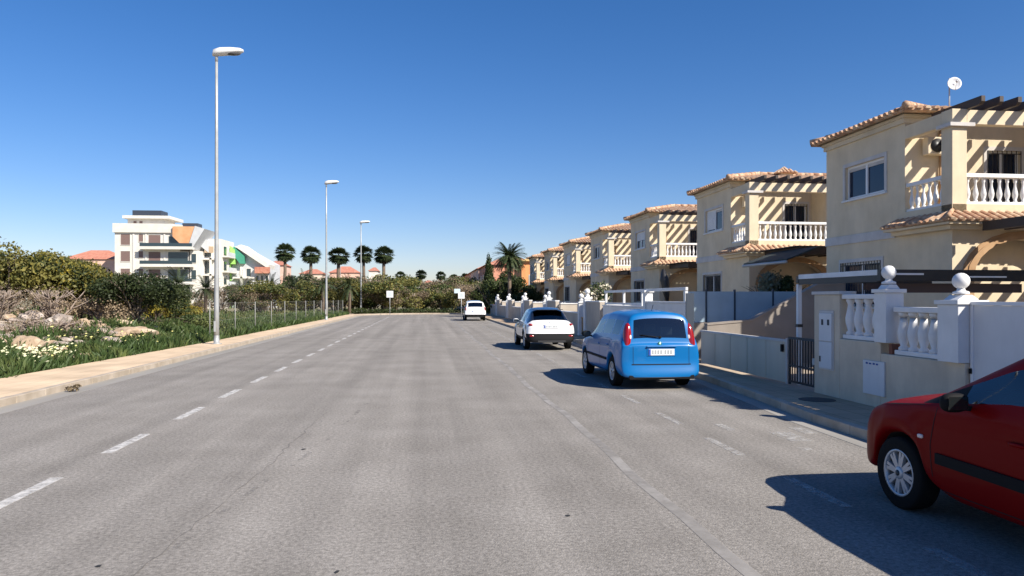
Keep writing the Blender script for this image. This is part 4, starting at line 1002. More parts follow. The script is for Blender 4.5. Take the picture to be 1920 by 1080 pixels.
spots = [(250,600,29,1.1,'pale grey rock at the right end of the rubble bank'),(205,612,26,.7,'whitish stone low on the right of the rubble bank'),(170,622,24.5,.4,'small white stone above the dark green weeds'),(150,585,31,1.3,'broad pale slab on top of the rubble bank'),(110,592,29,1.0,'pinkish rock in the middle of the rubble bank'),(60,588,30,.9,'brownish rock on the left part of the rubble bank'),(215,590,31,.8,'rounded pale rock below the dark bushy shrub'),(130,612,25.5,.6,'tan stone halfway down the rubble bank')]
for i,(px,py,Y,s,lb) in enumerate(spots):
    X,Z = at(px,py,Y); s*=.62; rock((X,Y,th(X,Y)+s*.10),(s,s*.7,s*.5),lb,col=ROCKG if i%3 else ROCKP,seed=20+i)
for i in range(80):
    px = random.uniform(-10,290); Y = random.uniform(21,34); X,_ = at(px,600,Y)
    if X > -10.6: X -= 1.5
    s = random.uniform(.1,.32); rock((X,Y,th(X,Y)+s*.05),(s,s*.8,s*.5),'small broken stone strewn over the rubble bank','stone','small stones strewn over the rubble bank',col=ROCKG if i%2 else ROCKP,seed=50+i,name='stone')

# ------------------------------------------------------------------ foliage
LDK = leafmat('dark_leaf', (.035,.055,.02), (.075,.095,.03), (.05,.07,.022), .9)
LOL = leafmat('olive_leaf', (.10,.11,.03), (.26,.22,.055), (.16,.15,.04), .9)
LYL = leafmat('yellow_leaf', (.30,.21,.02), (.50,.36,.03), (.14,.14,.03), 1.0)
LBR = leafmat('brown_twig_leaf', (.19,.14,.085), (.33,.26,.18), (.24,.18,.115), 1.5)
LGR = leafmat('green_leaf', (.07,.10,.03), (.17,.18,.055), (.07,.10,.035), .9)
LPALM = leafmat('palm_leaf', (.03,.05,.022), (.09,.11,.04), (.05,.07,.03), 2.5, tl=.12)
LDEAD = leafmat('dead_frond', (.11,.075,.04), (.20,.14,.08), None, 2.5)
def branchy(g, base, h, n, spread, r0=.08):
    for k in range(n):
        a = random.uniform(0,2*PI); lean = random.uniform(.15,1)*spread; p = Vector(base); pts=[p.copy()]; q = p.copy()
        for s in range(4):
            q = q + Vector((math.cos(a)*lean*.3+random.uniform(-.1,.1), math.sin(a)*lean*.3+random.uniform(-.1,.1), h*.24)); pts.append(q.copy())
        g.tube(pts,[r0,r0*.75,r0*.5,r0*.3,r0*.12],5)
        for s in (1,2,3):
            for _ in range(3):
                b = pts[s]+Vector((random.uniform(-.6,.6),random.uniform(-.6,.6),h*.25)); g.tube([pts[s],(pts[s]+b)/2+Vector((.05,0,0)),b],[r0*.35,r0*.2,r0*.06],4)
def shrub(name, label, cat, loc, blobs, n, size, m, sticks=5, h=2, group=None, stm=BARK, r0=.06, extra=None):
    e = empty(name, loc, 0, label, cat, group)
    o = np_mesh('crown', leaves_verts(blobs, n, size), 4, m, e)
    if extra: np_mesh('crown', leaves_verts(extra[0], extra[1], size), 4, extra[2], e)
    g = MB(); branchy(g,(0,0,-.1),h,sticks,h*.6,r0); g.build('branches' if False else 'stem', stm, e)
    return e
def rblobs(n, rx, ry, z0, z1, r0, r1):
    return [(random.gauss(0,.5)*rx, random.gauss(0,.5)*ry, random.uniform(z0,z1), *(random.uniform(r0,r1)*q for q in (1.15,1.15,.9))) for _ in range(n)]
def place(px, Y): return at(px, 560, Y)[0]
# the big shrubs at the left
def sh(px, Y, ztop, wide, m, label, n=9000, size=.13, sticks=5, extra=None, name='bush', z0=.4, stm=BARK, seed=None):
    X = place(px,Y); z = th(X,Y); h = ztop - z
    bl = [(random.uniform(-.5,.5)*wide, random.uniform(-.4,.4)*wide*.7, z0*h+random.random()**.8*(h*.92-z0*h)*(1), *(random.uniform(.16,.30)*wide*q for q in (1,1,.62))) for _ in range(22)]
    bl = [(b[0],b[1],min(b[2], h-b[5]*1.05-abs(b[0])*.45),*b[3:]) for b in bl]
    return shrub(name, label, 'bush', (X,Y,z), bl, n, size, m, sticks, h*.85, stm=stm, r0=.07, extra=extra and ([bl[i] for i in range(0,22,3)],int(n*.6),extra))
random.seed(21)
sh(20, 34, 4.35, 4.6, LOL, 'large olive green bush at the far left edge', extra=LDK, n=13000)
sh(72, 35, 4.15, 4.4, LYL, 'olive bush with yellow blossom behind the bare twigs', extra=LOL, n=12000)
sh(122, 37, 3.95, 4.2, LOL, 'rounded olive bush right of the yellow flowering one', n=12000, extra=LDK)
sh(160, 40, 3.55, 4.0, LOL, 'olive green bush below the pink roofed house', n=10000, extra=LDK)
sh(222, 38, 3.20, 4.2, LYL, 'low bush with mustard yellow blossom in front of the white apartment block', extra=LOL, n=10000)
sh(262, 33, 3.15, 3.3, LDK, 'very dark bush with drooping edge left of the first street lamp', n=12000, size=.10)
sh(292, 39, 2.75, 2.4, LDK, 'small dark bush beside the very dark bush', n=7000, size=.11, extra=LOL)
sh(185, 33, 2.2, 3.0, LBR, 'greyish half bare bush above the rubble bank', n=3500, size=.09, sticks=16, z0=.2, stm=STICK)
sh(-6, 29, 2.55, 2.4, LBR, 'bare pinkish grey twiggy bush at the left picture edge', n=1800, size=.07, sticks=18, z0=.15, stm=STICK)
sh(95, 31, 2.6, 2.2, LBR, 'leafless twiggy bush in front of the rounded olive bush', n=700, size=.07, sticks=14, z0=.15, stm=STICK)
sh(330, 47, 1.9, 2.6, LYL, 'low yellowish bush at the foot of the dark palms', n=4500, size=.12, extra=LOL)
sh(55, 26, 1.35, 3.0, LBR, 'low grey brown scrub on the left of the rubble bank', n=1800, size=.07, sticks=8, z0=.1, stm=STICK)
sh(130, 27.5, 1.3, 2.6, LBR, 'low grey brown scrub in the middle of the rubble bank', n=1300, size=.07, sticks=8, z0=.1, stm=STICK)
sh(300, 36, 1.1, 3.0, LGR, 'low green bush growing behind the pavement weeds', n=6000, size=.10, sticks=4, z0=.1)
sh(365, 38, 1.2, 2.6, LGR, 'low dark green bush next to the first street lamp', n=6000, size=.10, sticks=4, z0=.1, extra=LDK)
sh(225, 30, .85, 2.6, LGR, 'low weedy green clump left of the pale stones', n=5000, size=.08, sticks=4, z0=.1)
sh(140, 26, .9, 2.2, LDK, 'dark green leafy clump behind the white daisies', n=5500, size=.08, sticks=4, z0=.1, extra=LGR)

# ------------------------------------------------------------------ palms
def fan_palm(label, px, Y, ztop, group='tall fan palms beyond the field'):
    if not hasattr(fan_palm,'p'):
        e = empty('fan_palm'); H=10.0
        g = MB(); g.tube([(0,0,-.2),(.05,0,3),(.0,.05,6),(0,0,H-1.3)],[.34,.24,.2,.2],10); g.build('trunk', PBARK, e)
        V=[]
        for k in range(135):
            el = random.uniform(-1.05,1.4); az = random.uniform(0,2*PI); d = Vector((math.cos(az)*math.cos(el),math.sin(az)*math.cos(el),math.sin(el)))
            c = Vector((0,0,H-1.25)); L=random.uniform(.6,.85); q = c + d*L; side_ = d.cross(Vector((0,0,1))).normalized(); up = side_.cross(d)
            nb = 9
            for j in range(nb):
                a = (j/(nb-1)-.5)*2.3; dd = (d*math.cos(a)+side_*math.sin(a)+Vector((0,0,-.12*abs(a)))).normalized(); r=random.uniform(.65,.9); w_=.075
                pr = dd.cross(up).normalized()
                tip = q+dd*r+Vector((0,0,-.22*r)); V += [q, q+dd*r*.5+pr*w_, tip, q+dd*r*.5-pr*w_]
            V += [c, c+side_*.02, q+side_*.02, q]
        np_mesh('crown', [tuple(v) for v in V], 4, LPALM, e)
        V=[]
        for k in range(120):
            az=random.uniform(0,2*PI); z=H-1.6-random.random()*.9; r=.32+random.random()*.35; d=Vector((math.cos(az),math.sin(az),0)); s=d.cross(Vector((0,0,1)))*.1
            p=Vector((0,0,z+.4)); V += [p+d*.15-s*.5, p+d*.15+s*.5, p+d*r-Vector((0,0,.7))+s, p+d*r-Vector((0,0,.7))-s]
        np_mesh('dead_skirt', [tuple(v) for v in V], 4, LDEAD, e)
        fan_palm.p = e; new = e
        e['category']='palm tree'; e['group']=group
    else: new = copy_tree(fan_palm.p)
    new['label']=label; new['group']=group
    s = ztop/10.0*1.02; new.location=(place(px,Y),Y,0); new.scale=(1.12*s+.1,1.12*s+.1,s); new.rotation_euler=(random.uniform(-.03,.03),random.uniform(-.03,.03),random.uniform(0,6)); q_=random.uniform(.92,1.1); new.scale=(new.scale[0]*q_,new.scale[1]*q_,new.scale[2])
    return new
fan_palm('tall fan palm farthest left, right of the pink house', 533, 118, 10.2)
fan_palm('tall fan palm just left of the second street lamp', 584, 119, 9.9)
fan_palm('tall fan palm just right of the second street lamp', 634, 120, 9.8)
fan_palm('tall fan palm directly behind the third street lamp', 684, 120, 10.1)
fan_palm('tall fan palm farthest right, touching its neighbour', 719, 122, 10.2)
for i,(px,Y,zt,lb) in enumerate(((750,190,8.6,'small distant fan palm rising over the brown trees'),(790,195,9.2,'distant fan palm at the middle of the tree line'),(828,200,9.0,'distant fan palm left of the roadside sign'),(850,205,8.4,'distant fan palm behind the roadside sign'),(872,190,8.2,'distant fan palm in front of the orange roofs'))):
    fan_palm(lb, px, Y, zt, 'distant fan palms')
def date_palm(name, label, px, Y, ztop, rad=2.6, nf=60, trunk=True, dark=LPALM, group=None):
    e = empty(name, (place(px,Y),Y,0), 0, label, 'palm tree', group); H = ztop-rad*.55
    g = MB(); g.tube([(0,0,-.2),(.03,.02,H*.5),(0,0,H)],[.2,.17,.2],10); g.build('trunk', PBARK, e)
    V=[]
    for k in range(nf):
        el = random.uniform(-.5,1.3); az=random.uniform(0,2*PI); p=Vector((0,0,H)); d=Vector((math.cos(az)*math.cos(el),math.sin(az)*math.cos(el),math.sin(el))); side_=Vector((-math.sin(az),math.cos(az),0)); st_=rad/9
        for j in range(10):
            d = (d+Vector((0,0,-.12))).normalized(); q=p+d*st_; up=side_.cross(d)
            V += [p-side_*.02,p+side_*.02,q+side_*.015,q-side_*.015]
            if j>0:
                ll = .42*rad/2.6*(1-.06*j)
                for t in (0,.5):
                    for s in (-1,1):
                        b=p.lerp(q,t); dd=(side_*s+d*.6-Vector((0,0,.25))).normalized(); V += [b, b+dd*ll*.5+d*.035, b+dd*ll, b+dd*ll*.5-d*.035]
            p=q
    np_mesh('crown', [tuple(v) for v in V], 4, dark, e); return e
date_palm('date_palm','large dark palm beside the cypress at the end of the house row',955,73,6.9,1.75,260)
date_palm('date_palm','smaller drooping palm in front of the white apartment block',335,75,4.3,1.9,55)
date_palm('date_palm','bushy palm low between the white block and first lamp post',385,80,3.9,1.8,50)
date_palm('date_palm','low palm under the leftmost tall fan palm',570,95,5.0,2.0,50)
for px_,Y_,z_,lb_ in ((508,92,4.4,'low drooping palm below the pink house end'),(548,90,4.2,'short palm between the two leftmost tall fan palms'),(605,88,4.6,'bushy palm touching the second street lamp'),(655,90,4.4,'short palm between the second and third street lamps'),(455,86,3.8,'short palm in front of the lime green frames')):
    date_palm('date_palm',lb_,px_,Y_,z_,2.0,45)
# cypress
e = empty('cypress', (place(917,84),84,0), 0, 'narrow dark cypress left of the large dark palm', 'cypress')
bl=[(random.uniform(-.12,.12),random.uniform(-.12,.12),.5+i*.32,.62*math.sin(PI*min(1,(i+3)/24)**.8)+.06,.62*math.sin(PI*min(1,(i+3)/24)**.8)+.06,.5) for i in range(20)]
np_mesh('crown', leaves_verts(bl,9000,.16), 4, LDK, e); g=MB(); g.tube([(0,0,-.1),(0,0,5.5)],[.12,.03],8); g.build('trunk',BARK,e)
for i,(px,Y,zt,w_,lb) in enumerate(((935,80,5.6,2.4,'dark tree between the cypress and the large palm'),(968,78,4.6,2.2,'dark green tree under the right side of the large palm'),(988,76,3.0,1.8,'dark shrubby tree against the last cream house'),(905,90,4.2,2.0,'dark tree left of the cypress'))):
    bl = rblobs(14,w_*.55,w_*.55,1.2,zt-.7,.5,.9); shrub('dark_tree', lb, 'tree', (place(px,Y),Y,0), bl, 9000, .2, LDK, 4, zt*.7, r0=.1)
# flowering shrub at the garden of the fourth house
shrub('garden_tree','small cream flowering tree behind the tall white gatepost','tree',(8.9,37.5,.1),rblobs(6,.45,.45,1.6,2.7,.25,.4),1100,.12,mat('blossom',(.55,.50,.38),.8,(.70,.64,.52),4),4,2.0,extra=([(0,0,2.0,.6,.6,.6)],900,LGR))
shrub('garden_shrub','leafy grey green shrub under the dark awning','bush',(10.75,22.2,1.2),rblobs(7,.35,.35,.5,1.3,.22,.36),2200,.11,leafmat('sage_leaf',(.20,.21,.13),(.32,.31,.20),None,3),4,1.2)
shrub('garden_shrub','dark round shrub beside the grey green one behind the stair wall','bush',(11.05,21.75,1.3),[(0,0,.85,.22,.22,.3),(.05,0,1.05,.18,.18,.2)],1200,.09,LDK,3,.8)
# tree belt across the end of the street and behind the field
random.seed(5)
def tree_proto(nm, m, h, w_, n, size, bare=False, extra=None):
    bl = [(random.gauss(0,.42)*w_, random.gauss(0,.42)*w_, random.uniform(h*.28,h*.86), *(random.uniform(.18,.32)*w_*q for q in (1,1,.75))) for _ in range(16)]
    e = empty(nm,(0,0,0)); np_mesh('crown', leaves_verts(bl,n,size,shell=.3 if bare else .5),4,m,e)
    if extra: np_mesh('crown', leaves_verts(bl[::3],n//3,size),4,extra,e)
    g = MB(); branchy(g,(0,0,-.1),h*.85,7 if bare else 4,w_*.5,.11); g.build('trunk', STICK if bare else BARK, e)
    return e
KINDS = [('olive_tree',LOL,5.0,4.4,5000,.24,False,LGR,'rounded olive green tree'),('bare_tree',LBR,4.8,4.2,3200,.17,True,LOL,'greyish brown half bare tree'),('green_tree',LDK,4.8,4.6,5200,.26,False,LGR,'dense mid green tree'),('brown_tree',LBR,5.2,4.6,4200,.22,True,LGR,'rusty brown tree')]
PR = []
for nm,m,h,w_,n,sz,bare,ex,lb in KINDS:
    e = tree_proto(nm,m,h,w_,n,sz,bare,ex)
    PR.append(e)
def marks(px):
    L_ = [(330,'far behind the dark bushes'),(440,'behind the first street lamp'),(520,'below the green trimmed block'),(560,'under the leftmost tall fan palm'),(606,'left of the second street lamp'),(650,'right of the second street lamp'),(690,'around the third street lamp'),(735,'behind the white square sign'),(780,'right of the white square sign'),(830,'at the middle of the street end'),(864,'left of the roadside sign'),(930,'behind the small far white car')]
    for a,b in L_:
        if px < a: return b
    return 'at the end of the street'
rows = []
for i,px in enumerate(range(300, 905, 19)):
    Y = random.uniform(92,104) + (0 if px > 560 else -8); zt = random.uniform(3.9,5.2) - (.8 if px > 740 and px < 860 else 0) - (1.7 if px<515 else 0)
    
    if px < 520 and i%2: continue
    rows.append((px+random.uniform(-5,5), Y, zt, (i*7+i//3)%4 if px > 520 else (1,3)[i//2%2], 'front'))
for i,px in enumerate(range(545, 900, 33)):
    rows.append((px+random.uniform(-8,8), random.uniform(118,135), random.uniform(4.8,6.0), (i*3+2)%4, 'rear'))
first = [True]*4; used = {}
for px,Y,zt,k,rw in rows:
    if k == 1 and 740 < px < 860: k = 3
    base = PR[k]; X = place(px,Y); s = zt/KINDS[k][2]
    lb = f'{KINDS[k][8]} in the {rw} row {marks(px)}'; c = used.get(lb,0); used[lb]=c+1
    if c: lb = ('taller ' if c==1 else 'smaller ')+lb.replace('rounded ','').replace(' by the white car',''); s *= 1.1 if c==1 else .85
    if first[k]: o = base; first[k] = False
    else: o = copy_tree(base)
    o.location=(X,Y,0); o.scale=(s*1.1,s*1.1,s); o.rotation_euler=(0,0,random.uniform(0,6)); o['label']=lb; o['category']='tree'; o['group']='trees beyond the end of the street'
# dark hedge line across the far side of the cross street
hv=[]; bl=[(x,ENDY+3.2+random.uniform(-.3,.3),random.uniform(.15,.4),.8,.5,.4) for x in np.arange(-10,16,.7)]
o=np_mesh('hedge', leaves_verts(bl,12000,.16),4,LDK); tag(o,'low dark green hedge along the far side of the cross street','hedge')

# ------------------------------------------------------------------ wire fence on the left
e = empty('wire_fence',(0,0,0),0,'thin wire mesh fence on grey posts along the left pavement','fence')
FPY = [32+4.1*k for k in range(13)]; FENCE = mat('dull_fence_steel',(.25,.25,.23),.6)
for y in FPY:
    g=MB(); g.tube([(-8.95,y,0),(-8.95,y,1.7)],.022,7); g.build('post',FENCE,e)
g=MB()
for z in (.12,.9,1.66): g.tube([(-8.95,FPY[0],z),(-8.95,FPY[-1],z)],.003,4)
y=FPY[0]
while y < FPY[-1]:
    g.bar((-8.95,y,.12),(-8.95,y+1.55,1.66),.002); g.bar((-8.95,y+1.55,.12),(-8.95,y,1.66),.002); y += .40
g.build('wire_mesh',FENCE,e)

# ------------------------------------------------------------------ street lamps
def lamp():
    e = empty('street_lamp'); H=11.2
    g=MB(); g.lathe([(.095,.13),(.095,1.5),(.075,4),(.06,8),(.048,H-.1)],n=14); g.build('pole',GALV,e)
    g=MB(); g.lathe([(.2,.131),(.2,.15),(.11,.16),(.10,.42),(.1,.45)],n=14); g.build('base_collar',GALV,e)
    g=MB(); g.box(-.075,-.0,-.09-.012,-.085,.6,1.0); g.build('access_door',GREYM,e)
    g=MB(); g.lathe([(.055,H-.35),(.055,H-.08),(.04,H-.03)],n=12); g.build('joint',GREYM,e)
    g=MB(); prof=[(-.14,-.05,.08,.08),(-.10,.0,.15,.17),(.12,.04,.19,.21),(.5,.08,.20,.19),(.85,.12,.18,.13),(.98,.14,.10,.06)]
    vs=[];fs=[];n=14
    for x,zc,ry,rz in prof:
        for k in range(n):
            t=2*PI*k/n; zz=math.sin(t)*rz; zz = zz if zz>0 else zz*.55
            vs.append((x,math.cos(t)*ry,H-.05+zc+zz))
    for i in range(len(prof)-1):
        for k in range(n): fs.append((i*n+k,i*n+(k+1)%n,(i+1)*n+(k+1)%n,(i+1)*n+k))
    fs += [tuple(range(n)),tuple(range((len(prof)-1)*n,len(prof)*n))]
    g.add(vs,fs,True); hd=g.build('lamp_head',mat('lamp_shell',(.68,.68,.66),.4),e)
    g=MB(); g.sphere((.55,0,H-.03),(.34,.15,.06),14,8); g.build('lamp_glass',mat('lamp_bowl',(.10,.10,.10),.15),hd)
    return e
l0 = lamp(); tag(l0,'tallest and nearest street lamp at the left pavement edge','street lamp','street lamps along the left pavement'); l0.location=(-7.92,29.2,0)
copy_tree(l0,None,(-8.02,61.0,0),label='second street lamp from the camera, on the left pavement')
copy_tree(l0,None,(-7.95,92,0),label='third street lamp, standing at the far left corner of the street').scale=(1.1,1.1,1)
copy_tree(l0,None,(place(638,132),132,0),label='faint farthest lamp post between the second and third lamps').scale=(.8,.8,.88)
# signs
def square_sign(px, Y, z, s, label, blueish=False):
    e=empty('road_sign',(place(px,Y),Y,0),0,label,'road sign'); g=MB(); g.tube([(0,0,0),(0,0,z+s*.5)],.035,8); g.build('post',GALV,e)
    g=MB(); g.box(-s/2,s/2,-.06,-.04,z-s/2,z+s/2); g.build('sign_plate',WHITE,e,bevel=.01); g=MB(); g.box(-s*.32,s*.3,-.064,-.061,z-s*.32,z+s*.34); g.build('sign_symbol',mat('pale_grey_symbol',(.55,.60,.60),.5),e)
    return e
square_sign(731,84,2.35,.75,'white square road sign on a thin post at the street end')
sg=square_sign(865,68,2.15,.6,'small whitish road sign left of the far white car')
g=MB(); g.box(-.65,-.1,-.05,-.02,2.35,2.75); g.build('second_plate',mat('pale_blue_plate',(.55,.66,.72),.5),sg)
# white flat roofed trailer in the field
X,_=at(487,566,88); e=empty('trailer',(X,88,0),0,'low grey trailer with a flat white lid beyond the wire fence','trailer')
g=MB(); g.box(-.9,.9,-.6,.6,.55,1.2); g.build('body',GREYM,e,bevel=.03); g=MB(); g.box(-.98,.98,-.68,.68,1.21,1.42); g.build('lid',WHITE,e,bevel=.03)
for s in (-.5,.5):
    g=MB(); g.lathe([(.28,-.08),(.3,0),(.28,.08)],(s,-.62,.3),16,'y'); g.build('wheel',TYRE,e)

# ------------------------------------------------------------------ far buildings
PW = mat('apartment_white',(.70,.67,.61),.85,(.63,.60,.54),1.0,5); ORG=mat('orange_render',(.62,.30,.14),.85,(.70,.37,.19),1,6); PINK=mat('pink_render',(.66,.42,.32),.85,(.72,.50,.40),1,6)
BRS=mat('brown_shutter',(.16,.10,.09),.6,(.22,.15,.13),6,3,stretch=(8,1,1)); LIME=mat('lime_render',(.30,.62,.12),.8,(.38,.70,.18),1.5); DKG=mat('dark_green_render',(.05,.28,.18),.8); RTILE=mat('red_tile',(.42,.15,.10),.85,(.52,.24,.16),2,6)
GLF=mat('far_glass',(.03,.05,.06),.1,spec=.8); PGREY=mat('pale_grey_render',(.55,.57,.58),.85,(.50,.51,.52),1,5)
def windows(e, rects, y, m=BRS, fm=PW, deep=.12):
    for (x0,x1,z0,z1) in rects:
        g=MB(); t=.09; g.box(x0-t,x0,y-.05,y-.002,z0-t,z1+t); g.box(x1,x1+t,y-.05,y-.002,z0-t,z1+t); g.box(x0,x1,y-.05,y-.002,z1,z1+t); g.box(x0,x1,y-.09,y-.002,z0-t,z0); w_=g.build('window',fm,e)
        g=MB(); g.box(x0,x1,y-.015,y-.002,z0,z1); g.build('pane',m,w_)
def apartment():
    Y=140; O,_=at(215,560,Y); e=empty('apartment_block',(O,Y,0),R(-1),'white four storey apartment block with an orange gable and dark rooftop structures','apartment block')
    s=Y/FPX*1.0
    def zz(py): return CAM_H+(560-py)*s/ (math.cos(PSI)+.0*1)*1.0*(1/(1+.045))*1.045
    def xx(px): return (px-215)*s*.93
    W1=xx(335)
    g=MB(); g.box(0,W1,0,9,0,zz(428)); g.build('wall',PW,e)
    g=MB(); g.box(-.25,xx(322),-.35,9.2,zz(443),zz(427)); g.build('roof_parapet',PW,e)
    g=MB(); g.box(xx(232),xx(300),1.5,7,zz(428),zz(411)); g.build('penthouse',PW,e)
    g=MB(); g.box(xx(226),xx(313),.6,8,zz(417),zz(412)); g.build('roof_canopy',PW,e); windows(e,[(xx(243),xx(249),zz(426),zz(421)),(xx(254),xx(260),zz(426),zz(421))],1.5)
    g=MB(); g.box(xx(238),xx(292),2.2,5.5,zz(411),zz(401)); g.build('solar_panel',mat('solar_dark',(.04,.05,.07),.4),e)
    g=MB(); g.box(xx(334),xx(363),1.5,4,zz(431),zz(424)); g.build('solar_panel',MATS['solar_dark'],e)
    R_=[]
    for (a,b) in ((446,465),(476,494),(507,524)):
        R_ += [(xx(226),xx(243),zz(b),zz(a)),(xx(259),xx(267),zz(b-6),zz(a))]
    windows(e,R_,0)
    windows(e,[(xx(277),xx(299),zz(b),zz(a)) for a,b in ((447,468),(477,497),(508,528))],0)
    # balconies
    for (a,b) in ((468,473),(499,504),(530,535)):
        g=MB(); g.box(xx(266),xx(362),-1.4,0,zz(b),zz(a)); bal=g.build('balcony',PW,e)
        g=MB(); g.box(xx(266),xx(362),-1.4,-1.35,zz(a),zz(a-6)); g.build('railing',GLF,bal)
    windows(e,[(xx(314),xx(335),zz(466),zz(449)),(xx(313),xx(350),zz(498),zz(477)),(xx(313),xx(350),zz(529),zz(508))],0 ,m=GLF)
    for px_ in (248,271,305):
        g=MB(); g.box(xx(px_),xx(px_+3),-.12,-.003,0,zz(444)); g.build('pilaster',PW,e)
    # orange gable wing
    g=MB(); g.prism([(xx(337),zz(471)),(xx(337),zz(462)),(xx(324),zz(450)),(xx(324),zz(432)),(xx(368),zz(432)),(xx(372),zz(442)),(xx(352),zz(471))],-.8,6,'y'); g.build('orange_gable',ORG,e)
    g=MB(); g.prism([(xx(366),zz(431)),(xx(384),zz(436)),(xx(360),zz(472)),(xx(352),zz(472))],-1.0,6,'y'); g.build('slanting_fin',PGREY,e)
    g=MB(); g.box(xx(352.3),xx(368),.3,9,0,zz(474)); g.build('side_wing',PW,e); windows(e,[(xx(355),xx(364),zz(b),zz(a)) for a,b in ((480,496),(509,526))],.3,m=GLF)
    return e
apartment()
def simple_block(label, px0, px1, pytop, Y, wallm, roofm, depth=8, pitch=1.2, rz=0, name='house', wins=None, wm=BRS, storeys=2, overhang=.3, cat='house', extra=None):
    x0,zt=at(px0,pytop,Y); x1,_=at(px1,pytop,Y); w_=x1-x0; e=empty(name,(x0,Y,0),rz,label,cat)
    eave=zt-pitch; g=MB(); g.box(0,w_,0,depth,0,eave); g.build('wall',wallm,e)
    if pitch>.3:
        g=MB(); o_=overhang; A=(-o_,-o_,eave);B=(w_+o_,-o_,eave);C=(w_+o_,depth+o_,eave);D=(-o_,depth+o_,eave); i_=min(w_,depth)*.35
        E=(i_,depth/2,zt);F=(w_-i_,depth/2,zt); g.add([A,B,C,D,E,F],[(0,1,5,4),(1,2,5),(2,3,4,5),(3,0,4),(3,2,1,0)]); g.build('roof',roofm,e)
    else:
        g=MB(); g.box(-.15,w_+.15,-.15,depth+.15,eave+.002,eave+.35); g.build('parapet',roofm,e)
    n=max(1,int(w_/3.2)); sh_=min(3,eave/storeys); R_=[]
    for f in range(storeys):
        for k in range(n):
            c=w_*(k+.5)/n; R_.append((c-.55,c+.55,f*sh_+.9,f*sh_+2.2))
    windows(e,R_,0,m=wm); return e
simple_block('long low pink house with a faded red tiled roof left of the white apartment block',118,218,466,150,PINK,RTILE,9,2.0)
simple_block('pale pink house behind the leftmost tall fan palm',497,532,487,170,PINK,RTILE,9,1.2,storeys=3)
simple_block('cream house with pink roof behind the second fan palm',562,604,503,165,mat('pale_cream',(.68,.56,.45),.85),RTILE,8,1.2)
simple_block('pink house with red roof right of the second street lamp',618,672,498,175,PINK,RTILE,8,1.6)
simple_block('distant white house between the third lamp and the last tall palm',692,708,500,180,PW,RTILE,8,1.0)
simple_block('tiny distant pale house showing between the palms at the street end',795,812,525,230,PW,RTILE,8,.9)
# second apartment: grey white, receding to the right, with lime green frames
def apt2():
    Y=143; x0,_=at(372,560,Y); e=empty('apartment_block',(x0,Y,0),0,'receding white apartment block right of the orange gable, behind the first lamp post','apartment block'); s=Y/FPX*.93
    def zz(py): return CAM_H+(560-py)*Y/FPX*.96
    xx=lambda px:(px-372)*s
    g=MB(); g.box(0,xx(412),1,10,0,zz(447)); g.build('wall',PW,e)
    windows(e,[(xx(377),xx(393),zz(b),zz(a)) for a,b in ((462,481),(489,512),(517,538))],1.0,m=GLF)
    for a in (484,514,540):
        g=MB(); g.box(xx(370),xx(402),-.6,1,zz(a+3),zz(a)); g.build('balcony',PW,e)
    for px in (394,):
        g=MB(); g.box(xx(px),xx(px+4),-.6,-.3,0,zz(484)); g.build('column',PW,e)
    g=MB(); g.prism([(xx(375),zz(460)),(xx(375),zz(443)),(xx(392),zz(452)),(xx(392),zz(474))],-.4,.9,'y'); g.build('slanting_roof',PGREY,e)
    g=MB(); g.box(xx(384),xx(400),-.35,.0,zz(474),zz(462)); g.build('beige_panel',mat('beige_panel',(.45,.33,.22),.8),e)
    wx=xx(412)
    for z in (zz(476),zz(505),zz(532)):
        for y in (2.2,6.2):
            g=MB(); g.box(wx+.002,wx+.06,y,y+2.2,z-.2,z+1.7); w_=g.build('window',PW,e); g=MB(); g.box(wx+.062,wx+.08,y+.12,y+2.08,z-.08,z+1.58); g.build('pane',GLF,w_)
        g=MB(); g.box(wx+.002,wx+1.1,1.6,9,z-.5,z-.32); b_=g.build('balcony',PW,e); g=MB(); g.box(wx+1.05,wx+1.1,1.6,9,z-.318,z+.5); g.build('railing',PGREY,b_)
    return e
apt2()
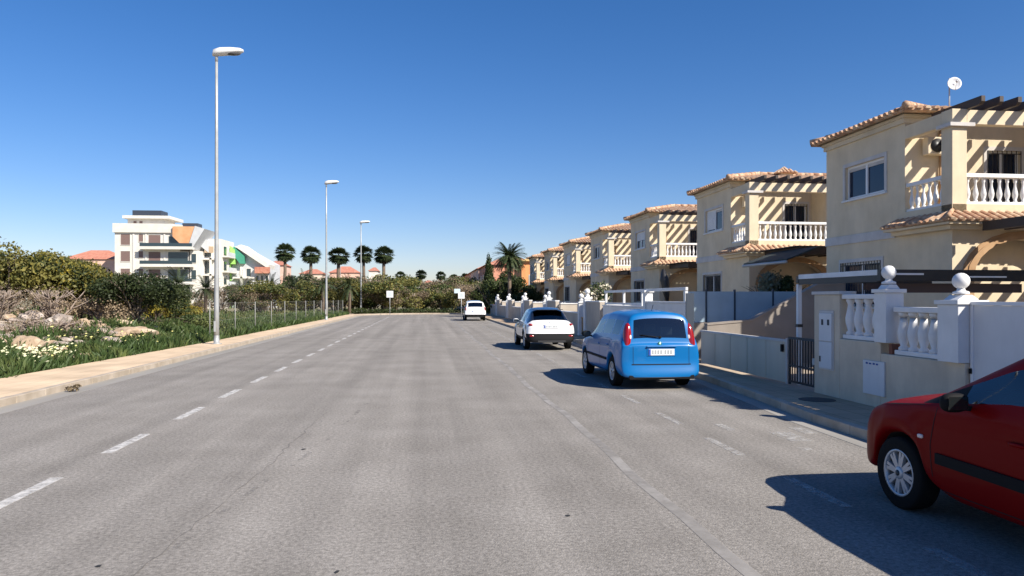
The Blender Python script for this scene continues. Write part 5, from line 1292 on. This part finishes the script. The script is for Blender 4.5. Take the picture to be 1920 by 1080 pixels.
def apt3():
    Y=150; x0,_=at(412,560,Y); e=empty('apartment_block',(x0,Y,0),0,'pale apartment block with bright lime green frames right of the first lamp post','apartment block'); s=Y/FPX*.93
    def zz(py): return CAM_H+(560-py)*Y/FPX*.96
    xx=lambda px:(px-412)*s
    g=MB(); g.prism([(0,0),(0,zz(458)),(xx(448),zz(462)),(xx(503),zz(492)),(xx(503),0)],1,12,'y'); g.build('wall',PGREY,e)
    g=MB(); g.prism([(xx(410),zz(498)),(xx(410),zz(462)),(xx(420),zz(453)),(xx(441),zz(468)),(xx(441),zz(495)),(xx(430),zz(495)),(xx(430),zz(484)),(xx(420),zz(480)),(xx(418),zz(498))],-.4,1.0,'y'); g.build('green_frame',LIME,e)
    g=MB(); g.box(xx(424),xx(432),-.25,.9,0,zz(494)); g.box(xx(413),xx(424),-.2,.9,zz(510),zz(503)); g.build('green_column',LIME,e)
    g=MB(); g.prism([(xx(436),zz(475)),(xx(438),zz(462)),(xx(458),zz(480)),(xx(458),zz(494)),(xx(450),zz(494))],-.25,.95,'y'); g.build('dark_green_gable',DKG,e)
    g=MB(); g.prism([(xx(441),zz(462)),(xx(452),zz(458)),(xx(505),zz(495)),(xx(503),zz(503))],-.2,6,'y'); g.build('sloping_roof',PW,e)
    windows(e,[(xx(447),xx(453),zz(b),zz(a)) for a,b in ((505,516),(524,538))]+[(xx(460),xx(468),zz(b),zz(a)) for a,b in ((503,518),(527,540))],1.0,m=GLF)
    for a in (519,541):
        g=MB(); g.box(xx(438),xx(476),-.8,.95,zz(a+3),zz(a)); g.build('balcony',PW,e)
    g=MB(); g.box(xx(452),xx(456),-.8,-.5,0,zz(500)); g.build('column',PW,e)
    g=MB(); g.box(xx(478),xx(505),-.3,.9,zz(512),zz(500)); g.build('red_tile_roof',RTILE,e)
    windows(e,[(xx(a),xx(a+5),zz(b+11),zz(b)) for a in (478,487,496) for b in (516,532)],1.0,m=GLF)
    return e
apt3()
# orange row house end, beyond the cream houses
def orange_row():
    for i,(Y0,Y1,zt,lb) in enumerate(((112,130,8.1,'salmon red terrace house left of the cypress'),(131,155,8.3,'second salmon red terrace house, further back by the signs'),(156,200,8.3,'farthest salmon red terrace house low on the horizon'))):
        e=empty('terrace_house',(9.2,Y0,0),0,lb,'house','salmon red terrace houses'); L=Y1-Y0; g=MB(); g.box(0,9,0,L,0,zt-1.1); g.build('wall',PINK if i==1 else mat('salmon_render',(.55,.22,.14),.85,(.62,.30,.20),1),e)
        g=MB(); zb=zt-1.1; g.add([(-.4,-.4,zb),(9.4,-.4,zb),(9.4,L+.4,zb),(-.4,L+.4,zb),(3.5,3.5,zt+.6),(3.5,L-3.5,zt+.6)],[(0,1,4),(1,2,5,4),(2,3,5),(3,0,4,5),(3,2,1,0)]); g.build('roof',RTILE,e)
        for k in range(max(2,int(L/5))):
            y=2+5*k; g=MB(); g.box(-.05,-.002,y,y+1.2,4.2,5.6); w_=g.build('window',WFRAME,e); g=MB(); g.box(-.07,-.052,y+.1,y+1.1,4.3,5.5); g.build('pane',GLF,w_)
orange_row()
X,_=at(978,560,93); e=empty('orange_house',(X,93,0),0,'bright orange house showing between the large palm and the last cream house','house')
ORB=mat('bright_orange',(.70,.27,.10),.85,(.76,.36,.14),1.2); g=MB(); g.box(0,6,0,8,0,6.6); g.build('wall',ORB,e)
g=MB(); g.add([(-.4,-.4,6.602),(6.4,-.4,6.602),(6.4,8.4,6.602),(-.4,8.4,6.602),(3,3,7.8),(3,5,7.8)],[(0,1,4),(1,2,5,4),(2,3,5),(3,0,4,5),(3,2,1,0)]); g.build('roof',mat('yellow_tile',(.55,.36,.14),.85),e)
windows(e,[(1,2,3.6,4.8),(3.2,4.4,3.6,4.8),(1,2,.9,2.1)],0,m=GLF)
